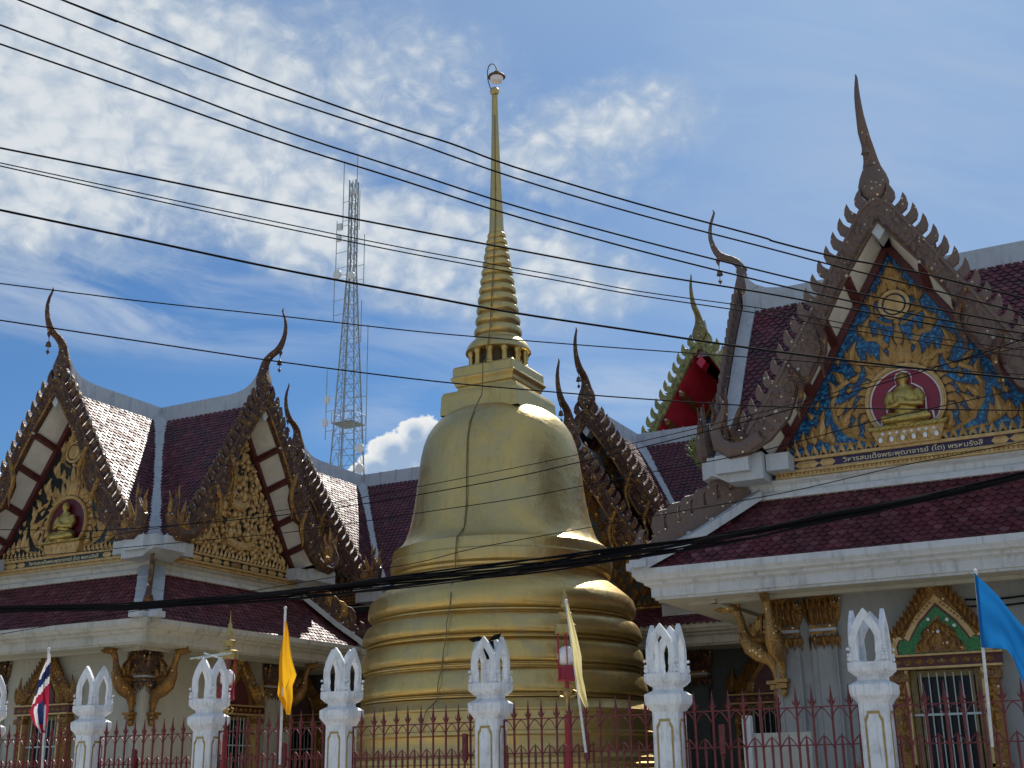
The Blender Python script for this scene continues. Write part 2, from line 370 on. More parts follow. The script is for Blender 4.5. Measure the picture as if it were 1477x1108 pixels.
# ------------------------------------------------------------------ mesh helper
class MB:
    def __init__(self):
        self.v, self.f, self.m = [], [], []
        self.mi = 0
        self.ground = None
        self.mx = None

    def add(self, p):
        p = Vector(p)
        if self.mx is not None:
            p = self.mx @ p
        self.v.append((p.x, p.y, p.z))
        return len(self.v) - 1

    def face(self, idx):
        self.f.append(tuple(idx))
        self.m.append(self.mi)

    def poly(self, pts):
        self.face([self.add(p) for p in pts])

    def box(self, c, s, taper=1.0):
        x, y, z = c
        a, b, h = s[0] / 2, s[1] / 2, s[2] / 2
        lo = [self.add((x + i * a, y + j * b, z - h)) for i, j in ((-1, -1), (1, -1), (1, 1), (-1, 1))]
        hi = [self.add((x + i * a * taper, y + j * b * taper, z + h)) for i, j in ((-1, -1), (1, -1), (1, 1), (-1, 1))]
        self.face(lo[::-1])
        self.face(hi)
        for k in range(4):
            self.face((lo[k], lo[(k + 1) % 4], hi[(k + 1) % 4], hi[k]))

    def beam(self, a, b, w, h):
        """rectangular bar from a to b"""
        a, b = Vector(a), Vector(b)
        d = (b - a).normalized()
        r = Vector((0, 0, 1))
        if abs(d.z) > 0.95:
            r = Vector((0, 1, 0))
        s = d.cross(r).normalized() * (w / 2)
        t = s.cross(d).normalized() * (h / 2)
        A = [self.add(a + i * s + j * t) for i, j in ((-1, -1), (1, -1), (1, 1), (-1, 1))]
        B = [self.add(b + i * s + j * t) for i, j in ((-1, -1), (1, -1), (1, 1), (-1, 1))]
        self.face(A)
        self.face(B[::-1])
        for k in range(4):
            self.face((A[k], B[k], B[(k + 1) % 4], A[(k + 1) % 4]))

    def prism(self, pts, y0, y1):
        """2-D outline (x,z) extruded from y0 to y1"""
        ar = sum(pts[i][0] * pts[(i + 1) % len(pts)][1] - pts[(i + 1) % len(pts)][0] * pts[i][1] for i in range(len(pts)))
        if ar < 0:
            pts = pts[::-1]
        if y0 > y1:
            y0, y1 = y1, y0
        n = len(pts)
        A = [self.add((x, y0, z)) for x, z in pts]
        B = [self.add((x, y1, z)) for x, z in pts]
        self.face(A)
        self.face(B[::-1])
        for k in range(n):
            self.face((A[k], B[k], B[(k + 1) % n], A[(k + 1) % n]))

    def ringprism(self, outer, inner, y0, y1):
        n = len(outer)
        R = [[self.add((x, y, z)) for x, z in pts] for pts, y in ((outer, y0), (inner, y0), (inner, y1), (outer, y1))]
        for k in range(n):
            j = (k + 1) % n
            for a in range(4):
                b = (a + 1) % 4
                self.face((R[a][k], R[a][j], R[b][j], R[b][k]))

    def lathe(self, prof, n=32, c=(0, 0, 0), a0=0.0, a1=2 * pi, ab=(1, 1)):
        full = abs(a1 - a0 - 2 * pi) < 1e-6
        m = n if full else n + 1
        rows = []
        for r, z in prof:
            rows.append([self.add((c[0] + r * ab[0] * cos(a0 + (a1 - a0) * k / n), c[1] + r * ab[1] * sin(a0 + (a1 - a0) * k / n), c[2] + z)) for k in range(m)])
        for i in range(len(rows) - 1):
            for k in range(n):
                j = (k + 1) % m
                self.face((rows[i][k], rows[i][j], rows[i + 1][j], rows[i + 1][k]))
        if full:
            self.face(rows[0][::-1])
            self.face(rows[-1])

    def tube(self, pts, rad, n=8, ell=None):
        """pts along a path, radius list; ell = list of (side, up) factors"""
        pts = [Vector(p) for p in pts]
        if not isinstance(rad, (list, tuple)):
            rad = [rad] * len(pts)
        prev = None
        rows = []
        for i, p in enumerate(pts):
            d = (pts[min(i + 1, len(pts) - 1)] - pts[max(i - 1, 0)]).normalized()
            if prev is None:
                r = Vector((1, 0, 0)) if abs(d.x) < 0.9 else Vector((0, 1, 0))
            else:
                r = prev
            s = (r - d * r.dot(d)).normalized()
            t = d.cross(s).normalized()
            prev = s
            ea, eb = ell[i] if ell else (1, 1)
            rows.append([self.add(p + s * (rad[i] * ea * cos(2 * pi * k / n)) + t * (rad[i] * eb * sin(2 * pi * k / n))) for k in range(n)])
        for i in range(len(rows) - 1):
            for k in range(n):
                j = (k + 1) % n
                self.face((rows[i][k], rows[i][j], rows[i + 1][j], rows[i + 1][k]))
        self.face(rows[0][::-1])
        self.face(rows[-1])

    def sphere(self, c, r, n=12, m=8):
        if not isinstance(r, (tuple, list)):
            r = (r, r, r)
        rows = []
        for i in range(1, m):
            th = pi * i / m
            rows.append([self.add((c[0] + r[0] * sin(th) * cos(2 * pi * k / n), c[1] + r[1] * sin(th) * sin(2 * pi * k / n), c[2] + r[2] * cos(th))) for k in range(n)])
        t = self.add((c[0], c[1], c[2] + r[2]))
        b = self.add((c[0], c[1], c[2] - r[2]))
        for k in range(n):
            j = (k + 1) % n
            self.face((t, rows[0][k], rows[0][j]))
            self.face((b, rows[-1][j], rows[-1][k]))
            for i in range(len(rows) - 1):
                self.face((rows[i][k], rows[i + 1][k], rows[i + 1][j], rows[i][j]))

    def leaf(self, p, ang, L, w, curl=0.0, h=0.04, n=7, y=0.0):
        """one carved flame leaf on the plane y, raised towards -y"""
        x, z = p
        rows = []
        st = L / n
        if self.ground is not None and w > 0.05:
            k, self.ground, keep = self.ground, None, self.mi
            self.mi = k
            self.leaf((p[0] - cos(ang) * .015, p[1] - sin(ang) * .015), ang, L + .03, w + .045, curl, h * .12, n, y)
            self.ground, self.mi = k, keep
        for i in range(n + 1):
            t = i / n
            a = ang + curl * t ** 1.4
            k = (sin(pi / 2 * t / 0.35) ** 0.7 * 0.85 + 0.15) if t < 0.35 else ((1 - t) / 0.65) ** 0.85
            ww = max(w * k / 2, 0.002)
            nx, nz = -sin(a), cos(a)
            rows.append((self.add((x + nx * ww, y, z + nz * ww)), self.add((x, y - h * (0.35 + 0.65 * k), z)), self.add((x - nx * ww, y, z - nz * ww))))
            x += cos(a) * st
            z += sin(a) * st
        for i in range(n):
            a, b = rows[i], rows[i + 1]
            self.face((a[0], a[1], b[1], b[0]))
            self.face((a[1], a[2], b[2], b[1]))
        return (x, z)

    def kanok(self, p, ang, L, curl=1.0, h=0.05, y=0.0, w=0.42):
        self.leaf(p, ang, L, L * w, curl, h, 8, y)
        q = (p[0] + cos(ang) * L * 0.12, p[1] + sin(ang) * L * 0.12)
        self.leaf(q, ang - 0.75 * (1 if curl > 0 else -1), L * 0.55, L * 0.24, curl * 1.5, h * 0.8, 5, y - 0.002)
        self.leaf(q, ang + 0.65 * (1 if curl > 0 else -1), L * 0.42, L * 0.2, -curl * 0.6, h * 0.8, 5, y - 0.002)

    def stem(self, pts, w0, w1, h=0.04, y=0.0):
        rows = []
        n = len(pts)
        for i, (x, z) in enumerate(pts):
            a = pts[max(i - 1, 0)]
            b = pts[min(i + 1, n - 1)]
            d = Vector((b[0] - a[0], b[1] - a[1])).normalized()
            w = (w0 + (w1 - w0) * i / (n - 1)) / 2
            rows.append((self.add((x - d.y * w, y, z + d.x * w)), self.add((x, y - h, z)), self.add((x + d.y * w, y, z - d.x * w))))
        for i in range(n - 1):
            a, b = rows[i], rows[i + 1]
            self.face((a[0], a[1], b[1], b[0]))
            self.face((a[1], a[2], b[2], b[1]))

    def mesh(self, name, mats, smooth=False):
        me = bpy.data.meshes.new(name)
        me.from_pydata(self.v, [], self.f)
        if not isinstance(mats, (list, tuple)):
            mats = [mats]
        for m in mats:
            me.materials.append(m)
        if len(mats) > 1:
            me.polygons.foreach_set('material_index', self.m)
        if smooth:
            me.polygons.foreach_set('use_smooth', [True] * len(me.polygons))
            if smooth != 'all':
                try:
                    me.set_sharp_from_angle(angle=radians(smooth if smooth is not True else 40))
                except Exception:
                    pass
        me.update()
        return me

    def build(self, name, mats, parent=None, loc=(0, 0, 0), rz=0.0, smooth=False):
        return place(name, self.mesh(name, mats, smooth), parent, loc, rz)


def place(name, me, parent=None, loc=(0, 0, 0), rz=0.0):
    o = bpy.data.objects.new(name, me)
    COL.objects.link(o)
    if parent is not None:
        o.parent = parent
    o.location = loc
    o.rotation_euler = (0, 0, rz)
    return o


def tag(o, label, cat, group=None, kind=None):
    if label:
        o['label'] = label
    if cat:
        o['category'] = cat
    if group:
        o['group'] = group
    if kind:
        o['kind'] = kind
    return o


def thing(name, label, cat, loc=(0, 0, 0), rz=0.0, group=None):
    o = place(name, None, None, loc, rz)
    o.empty_display_size = 0.3
    return tag(o, label, cat, group)


def lerp(a, b, t):
    return a + (b - a) * t


def along(pl, s):
    """point on a polyline at fraction s (by index-weighted length)"""
    L = [0.0]
    for a, b in zip(pl, pl[1:]):
        L.append(L[-1] + (b - a).length)
    d = s * L[-1]
    for i in range(len(pl) - 1):
        if d <= L[i + 1] or i == len(pl) - 2:
            t = (d - L[i]) / max(L[i + 1] - L[i], 1e-9)
            return pl[i].lerp(pl[i + 1], t)


TW, TE = 0.158, 0.118


def tiles(mb, Lp, Rp, w=TW, e=TE, under=1):
    """fish-scale tiles on the surface between two top-to-bottom polylines (slot 0 tiles, slot 1 underlay)"""
    Lp = [Vector(p) for p in Lp]
    Rp = [Vector(p) for p in Rp]
    ln = sum((((a + c) / 2) - ((b + d) / 2)).length for a, b, c, d in zip(Lp, Lp[1:], Rp, Rp[1:]))
    rows = max(2, int(ln / e))
    mb.mi = under
    for i in range(len(Lp) - 1):
        q = [Lp[i], Lp[i + 1], Rp[i + 1], Rp[i]]
        mb.poly([p - Vector((0, 0, 0.03)) for p in q])
    mb.mi = 0
    T = [(-0.5, -1.1, 0.0), (0.5, -1.1, 0.0), (0.5, 0.15, 0.026), (0.36, 0.58, 0.036), (0.0, 0.95, 0.042), (-0.36, 0.58, 0.036), (-0.5, 0.15, 0.026)]
    for k in range(rows + 1):
        s = min(1.0, (k + 0.15) / rows)
        l, r = along(Lp, s), along(Rp, s)
        l2, r2_ = along(Lp, max(0, s - 0.04)), along(Rp, max(0, s - 0.04))
        l3, r3 = along(Lp, min(1, s + 0.04)), along(Rp, min(1, s + 0.04))
        A = r - l
        length = A.length
        if length < w * 0.6:
            continue
        A.normalize()
        D = ((l3 + r3) - (l2 + r2_))
        D = (D - A * D.dot(A)).normalized()
        Nn = A.cross(D)
        if Nn.z < 0:
            Nn = -Nn
        off = 0.5 if k % 2 else 0.0
        n = int(length / w) + 2
        for i in range(n):
            x = (i + off) * w
            if x < w * 0.1 or x > length - w * 0.1:
                continue
            c = l + A * x
            j = random.uniform(-0.004, 0.004)
            tilt = random.uniform(-0.006, 0.006)
            top = [mb.add(c + A * (a * w) + D * (d * e) + Nn * (h + j + tilt * a)) for a, d, h in T]
            low = [mb.add(c + A * (a * w) + D * (d * e) + Nn * (h + j - 0.034)) for a, d, h in T[2:]]
            mb.face(top)
            for q in range(4):
                mb.face((top[2 + q], low[q], low[q + 1], top[3 + q]))

# ------------------------------------------------------------------ ground
def build_ground():
    def sheet(name, x0, x1, y0, y1, z, m, th=0.0):
        mb = MB()
        if th:
            mb.box(((x0 + x1) / 2, (y0 + y1) / 2, z - th / 2), (x1 - x0, y1 - y0, th))
        else:
            mb.poly([(x0, y0, z), (x1, y0, z), (x1, y1, z), (x0, y1, z)])
        return tag(mb.build(name, m), None, None, kind='structure')
    sheet('ground', -1500, 1500, -1500, 1500, -0.02, M['soil'])
    sheet('road', -120, 120, -6, 9.5, 0.0, M['asphalt'])
    sheet('pavement', -120, 120, 9.5, 13.3, 0.13, M['kerb'], 0.13)
    sheet('courtyard', -60, 40, 14.5, 60, 0.12, M['paving'], 0.12)


build_ground()

# ------------------------------------------------------------------ gable geometry (u, z) measured for one half
OUT = [(0.0, 11.16), (0.26, 10.98), (0.86, 10.02), (1.30, 9.28), (1.63, 8.75), (1.94, 8.24), (2.29, 7.72), (2.62, 7.28), (2.80, 7.06)]
INN = [(2.42, 6.95), (2.20, 7.05), (1.84, 7.40), (1.70, 7.70), (1.64, 7.92), (1.42, 8.00), (1.24, 8.30), (1.14, 8.52), (1.20, 8.78), (1.00, 9.12), (0.58, 9.83), (0.0, 10.66)]
SOF = [(0.0, 10.60), (0.60, 9.63), (1.08, 8.87), (1.61, 8.02), (2.07, 7.32), (2.39, 6.90)]
ROOF = [(0.0, 11.00), (0.80, 9.86), (1.30, 9.08), (1.90, 8.10), (2.35, 7.46), (2.72, 7.02), (3.0, 6.76)]
PED = [(0.0, 10.36), (0.65, 9.34), (1.12, 8.58), (1.63, 7.77), (2.10, 7.08), (2.36, 6.80)]
OVER = 0.72       # bargeboard stands this far in front of the pediment
ARM = 2.8         # pediment to the crossing


def mirror(pl):
    return [(-x, z) for x, z in pl]


def barge_mesh(key, mats, slim=0.0):
    """both rakes with leaf fins, hanging naga tails and curled naga heads"""
    mb = MB()
    y0, y1 = -OVER - 0.10, -OVER + 0.02
    for sx in (1, -1):
        inn = INN if not slim else [(x - slim * .8, z - slim * .6) for x, z in OUT[::-1][:-1]] + [(0, 11.16 - slim * 1.5)]
        half = [(sx * x, z) for x, z in OUT + [(2.72, 6.93)] + inn]
        mb.mi = 0
        mb.prism(half, y0, y1)
        # raised mouldings along both edges
        mb.mi = 0
        mb.tube([(sx * x * 0.985, y0, z - 0.05) for x, z in OUT], 0.035, 6)
        mb.mi = 1
        mb.tube([(sx * (x + 0.02), y0 - 0.005, z + 0.045) for x, z in inn[3:]], 0.026, 6)
        mb.mi = 0
        # overlapping scale ridges on the face
        pl = [Vector((x, 0, z)) for x, z in OUT]
        pi_ = [Vector((x, 0, z)) for x, z in inn[::-1]]
        for k in range(1, 26):
            s = k / 26
            a = along(pl, s)
            b = along(pi_, s)
            for w_, L_ in ((0.30, .30), (0.72, .26)):
                aa = radians(100 + 25 * sin(k * 2.1)) if w_ < .5 else radians(70 + 30 * sin(k * 1.3))
                mb.leaf((sx * lerp(a.x, b.x, w_), lerp(a.z, b.z, w_) - .12), aa if sx > 0 else pi - aa, L_, .13, .9 * sx * (1 if k % 2 else -1), .055, 5, y0)
        # leaf fins
        n = 18
        for k in range(n):
            s = 0.05 + 0.93 * k / (n - 1)
            p = along(pl, s)
            q = along(pl, min(1, s + 0.02))
            d = (q - p).normalized() if (q - p).length > 1e-5 else Vector((0.6, 0, -0.8))
            nn = Vector((-d.z, 0, d.x))
            if nn.x < 0:
                nn = -nn
            g = 1.0 - 0.15 * s
            prof = [(-0.095, -0.03), (-0.105, 0.08), (-0.125, 0.15), (-0.215, 0.272), (-0.11, 0.258), (0.0, 0.21), (0.072, 0.13), (0.085, -0.03)]
            pts = []
            for t, h in prof:
                w = p + d * (t * g) + nn * (h * g)
                pts.append((sx * w.x, w.z))
            mb.mi = 0
            mb.prism(pts, y0 + 0.02, y1 - 0.02)
        mb.mi = 1
        # tapering tails hanging from the two waves
        for (ax, az, k) in (((1.18, 8.95, 1.0), (1.66, 8.12, 0.85)) if not slim else ()):
            path = [(ax + 0.10, az + 0.22), (ax + 0.0, az), (ax - 0.09, az - 0.25 * k), (ax - 0.07, az - 0.5 * k), (ax - 0.0, az - 0.72 * k), (ax - 0.03, az - 0.95 * k)]
            mb.tube([(sx * x, y0 - 0.03, z) for x, z in path], [0.05, 0.065, 0.06, 0.05, 0.035, 0.01], 8)
        # naga head curl at the foot
        path = [(2.35, 7.12), (2.62, 6.98), (2.90, 6.96), (3.10, 7.10), (3.16, 7.34), (3.05, 7.56), (2.98, 7.76), (3.06, 7.98)]
        mb.mi = 0
        mb.tube([(sx * x, -OVER - 0.06, z) for x, z in path], [0.14, 0.16, 0.16, 0.15, 0.12, 0.085, 0.055, 0.01], 8)
        for (bx, bz, lx, hz, w) in ((2.78, 7.05, -0.10, 0.74, 0.085), (2.95, 7.15, -0.02, 0.95, 0.075), (3.14, 7.30, 0.12, 0.62, 0.06), (2.62, 7.05, -0.10, 0.5, 0.08)):
            mb.mi = 1
            mb.tube([(sx * bx, -OVER - 0.06, bz), (sx * (bx + 0.06), -OVER - 0.06, bz + hz * 0.35), (sx * (bx + lx * 0.3), -OVER - 0.06, bz + hz * 0.7), (sx * (bx + lx), -OVER - 0.06, bz + hz)], [w, w * 0.95, w * 0.6, 0.008], 6)
        # scroll boss on the cheek
        mb.sphere((sx * 2.72, -OVER - 0.14, 7.16), (0.13, 0.07, 0.13), 10, 6)
    mb.mi = 2
    # pale block under the apex
    mb.prism([(0, 10.72), (0.13, 10.52), (0, 10.34), (-0.13, 10.52)], -OVER - 0.06, -OVER + 0.3)
    return mb.mesh('bargeboard', mats)


CH = [(-.06, -.10, .05, .05), (-.06, 0, .10, .08), (-.06, .10, .15, .17), (-.05, .22, .165, .225), (-.05, .34, .15, .235), (-.06, .5, .115, .20), (-.06, .66, .095, .14), (-.04, .80, .09, .11), (.03, .92, .09, .095), (.16, 1.02, .085, .085), (.30, 1.09, .085, .08), (.40, 1.16, .085, .08), (.47, 1.27, .075, .07), (.53, 1.40, .06, .06), (.575, 1.58, .048, .052), (.58, 1.76, .04, .045), (.55, 1.94, .032, .036), (.49, 2.10, .026, .028), (.455, 2.19, .024, .022), (.475, 2.27, .008, .008)]


def chofa_mesh(m, bell=True):
    mb = MB()
    rows = []
    n = 12
    for i, (o, z, d, w) in enumerate(CH):
        a = CH[max(i - 1, 0)]
        b = CH[min(i + 1, len(CH) - 1)]
        t = Vector((b[0] - a[0], b[1] - a[1])).normalized()
        nx, nz = t.y, -t.x
        rows.append([mb.add((w * 1.16 * sin(2 * pi * k / n), -(o + nx * d * cos(2 * pi * k / n)) - OVER - 0.02, 11.10 + z + nz * d * cos(2 * pi * k / n))) for k in range(n)])
    for i in range(len(rows) - 1):
        for k in range(n):
            j = (k + 1) % n
            mb.face((rows[i][k], rows[i][j], rows[i + 1][j], rows[i + 1][k]))
    mb.face(rows[0])
    mb.face(rows[-1])
    y = -OVER - 0.02
    # beak
    mb.tube([(0, y - 0.40, 12.22), (0, y - 0.455, 12.12), (0, y - 0.43, 12.02)], [0.06, 0.045, 0.008], 6)
    # collar at the neck
    mb.tube([(0, y + 0.06, 11.80), (0, y + 0.05, 11.85)], [0.125, 0.118], 10)
    if bell:
        mb.tube([(0, y - 0.43, 12.04), (0, y - 0.43, 11.70)], 0.008, 5)
        mb.lathe([(0.012, 0.0), (0.05, -0.04), (0.062, -0.10), (0.075, -0.14), (0.02, -0.14)], 8, (0, y - 0.43, 11.95))
        mb.lathe([(0.008, 0.0), (0.05, -0.05), (0.0, -0.13)], 6, (0, y - 0.43, 11.72))
    return mb.mesh('roof_finial', m, 50)


def arm_roof_mesh(depth=ARM, front=-OVER + 0.02):
    mb = MB()
    for sx in (1, -1):
        Lp = [(sx * u, front, z) for u, z in ROOF]
        Rp = [(sx * u, max(depth - u, front + 0.05) if depth == ARM else depth, z) for u, z in ROOF]
        tiles(mb, Lp, Rp)
    return mb.mesh('roof', [M['tile'], M['under']])


def ridge_mesh(depth=ARM, front=-OVER + 0.06):
    mb = MB()
    st = [(front, 0.55), (front + 0.12, 0.36), (front + 0.28, 0.19), (front + 0.5, 0.07), (front + 0.75, 0.02), (front + 1.0, 0.0), (depth, 0.0)]
    for a, b in zip(st, st[1:]):
        A = [mb.add((x, a[0], z + (a[1] if z > 11.1 else 0))) for x, z in ((-.2, 10.72), (-.15, 11.2), (.15, 11.2), (.2, 10.72))]
        B = [mb.add((x, b[0], z + (b[1] if z > 11.1 else 0))) for x, z in ((-.2, 10.72), (-.15, 11.2), (.15, 11.2), (.2, 10.72))]
        for k in range(3):
            mb.face((A[k], A[k + 1], B[k + 1], B[k]))
        if a is st[0]:
            mb.face(A)
    for k in range(1, 5):   # joints between the cap lengths
        y = front + 0.35 + k * 0.62
        if y < depth - 0.1:
            mb.prism([(-.203, 10.72), (-.153, 11.203), (.153, 11.203), (.203, 10.72)], y - .007, y + .007)
    # flat verge strips beside the bargeboard
    for sx in (1, -1):
        for (a, b) in zip(ROOF, ROOF[1:]):
            mb.poly([(sx * a[0], front - 0.02, a[1] + .125), (sx * b[0], front - 0.02, b[1] + .125), (sx * b[0], front + 0.26, b[1] + .125), (sx * a[0], front + 0.26, a[1] + .125)])
            mb.poly([(sx * a[0], front + 0.26, a[1] + .125), (sx * b[0], front + 0.26, b[1] + .125), (sx * b[0], front + 0.26, b[1] - .03), (sx * a[0], front + 0.26, a[1] - .03)])
    return mb.mesh('ridge_cap', M['ridge'])


def valley_mesh(q):
    """flat gutter strip down the inner corner; q = (sx, sy) quadrant about the crossing, in pavilion space"""
    mb = MB()
    sx, sy = q
    w = 0.185
    pts = [(u, z + 0.155) for u, z in ROOF]
    pts = [(max(u, 0.05), z) for u, z in pts]
    k = 1 / math.sqrt(2)
    for (a, b) in zip(pts, pts[1:]):
        A = [(sx * a[0] + i * w * k * sx, sy * a[0] - i * w * k * sy, a[1]) for i in (-1, 1)]
        B = [(sx * b[0] + i * w * k * sx, sy * b[0] - i * w * k * sy, b[1]) for i in (-1, 1)]
        mb.poly([A[0], A[1], B[1], B[0]])
        for i in (0, 1):
            mb.poly([A[i], B[i], (B[i][0], B[i][1], B[i][2] - .14), (A[i][0], A[i][1], A[i][2] - .14)])
    u, z = pts[-1]
    mb.box((sx * (u - .02), sy * (u - .02), z - 0.16), (0.42, 0.42, 0.20))
    return mb.mesh('valley_gutter', M['ridge'])


SOFF = [(0.0, 10.80), (0.57, 9.90), (1.05, 9.12), (1.60, 8.24), (2.05, 7.54), (2.40, 7.02)]


def soffit_mesh(m, purlin, OVER=OVER, front=SOFF):
    mb = MB()
    for sx in (1, -1):
        mb.mi = 0
        for a, b, c, d in zip(SOF, SOF[1:], front, front[1:]):
            mb.poly([(sx * c[0], -OVER + .02, c[1]), (sx * d[0], -OVER + .02, d[1]), (sx * b[0], 0, b[1]), (sx * a[0], 0, a[1])])
        mb.mi = 1
        for (u, z) in ((0.63, 9.58), (1.09, 8.85), (1.60, 8.03), (2.05, 7.34)):
            mb.beam((sx * u, -OVER + .02, z + 0.16), (sx * u, -0.06, z - 0.03), 0.13, 0.13)
            mb.mi = 2
            mb.sphere((sx * u, -OVER - 0.08, z + 0.2), (0.045, 0.04, 0.035), 8, 6)
            mb.mi = 1
        mb.beam((0, -OVER + .02, 10.54), (0, -0.06, 10.54), 0.16, 0.18)
        # board framing the pediment
        for (a, b), (c, d) in zip(zip(SOF, SOF[1:]), zip(PED, PED[1:])):
            o = [(sx * a[0], a[1] - .01), (sx * b[0], b[1] - .01), (sx * d[0], d[1]), (sx * c[0], c[1])]
            mb.prism(o, -0.10, 0.02)
    return mb.mesh('soffit', [m, purlin, M['kerb']])


def panel_mesh(m):
    mb = MB()
    pts = [(x, z) for x, z in PED] + [(2.45, 6.45), (-2.45, 6.45)] + [(-x, z) for x, z in PED[::-1][:-1]]
    mb.prism(pts, 0.0, 0.14)
    return mb.mesh('pediment', m)


def frieze_mesh(mats, n=30, full=False):
    """mats: petal gold, dark band, moulding"""
    mb = MB()
    mb.mi = 2
    mb.box((0, -0.05, 6.815), (4.80, 0.14, 0.055))
    mb.box((0, -0.04, 6.625), (4.76, 0.13, 0.03))
    mb.box((0, -0.07, 6.585), (4.70, 0.22, 0.025))
    for k in range(64):
        mb.box((-2.30 + 4.60 * k / 63, -0.09, 6.545), (0.055, 0.10, 0.05))
    mb.box((0, -0.05, 6.545), (4.64, 0.12, 0.05))
    mb.box((0, -0.07, 6.505), (4.66, 0.2, 0.025))
    mb.mi = 1
    mb.box((0, -0.03, 6.713), (4.76, 0.09, 0.15))
    mb.mi = 0
    for k in range(n):
        u = -2.26 + 4.52 * k / (n - 1)
        h = 0.21
        a = [mb.add((u - .058, -.03, 6.845)), mb.add((u - .066, -.03, 6.90)), mb.add((u, -.03, 6.845 + h)), mb.add((u + .066, -.03, 6.90)), mb.add((u + .058, -.03, 6.845))]
        c = mb.add((u, -.075, 6.90))
        for i in range(4):
            mb.face((a[i], a[i + 1], c))
    # lozenges at both ends of the band
    for sx in (1, -1):
        for (u, w) in (((1.42, .14), (1.78, .22), (2.16, .15)) if not full else ((.0, .2), (.36, .12), (.72, .2), (1.08, .12), (1.42, .19), (1.78, .12), (2.13, .19))):
            a = [mb.add(p) for p in ((sx * (u - w), -.078, 6.713), (sx * (u - w * .6), -.078, 6.775), (sx * (u + w * .6), -.078, 6.775), (sx * (u + w), -.078, 6.713), (sx * (u + w * .6), -.078, 6.651), (sx * (u - w * .6), -.078, 6.651))]
            c = mb.add((sx * u, -.10, 6.713))
            for i in range(6):
                mb.face((a[i], a[(i + 1) % 6], c))
    return mb.mesh('frieze', mats)


def arc(cx, cz, rx, rz, a0, a1, n=14):
    return [(cx + rx * cos(radians(lerp(a0, a1, i / n))), cz + rz * sin(radians(lerp(a0, a1, i / n)))) for i in range(n + 1)]


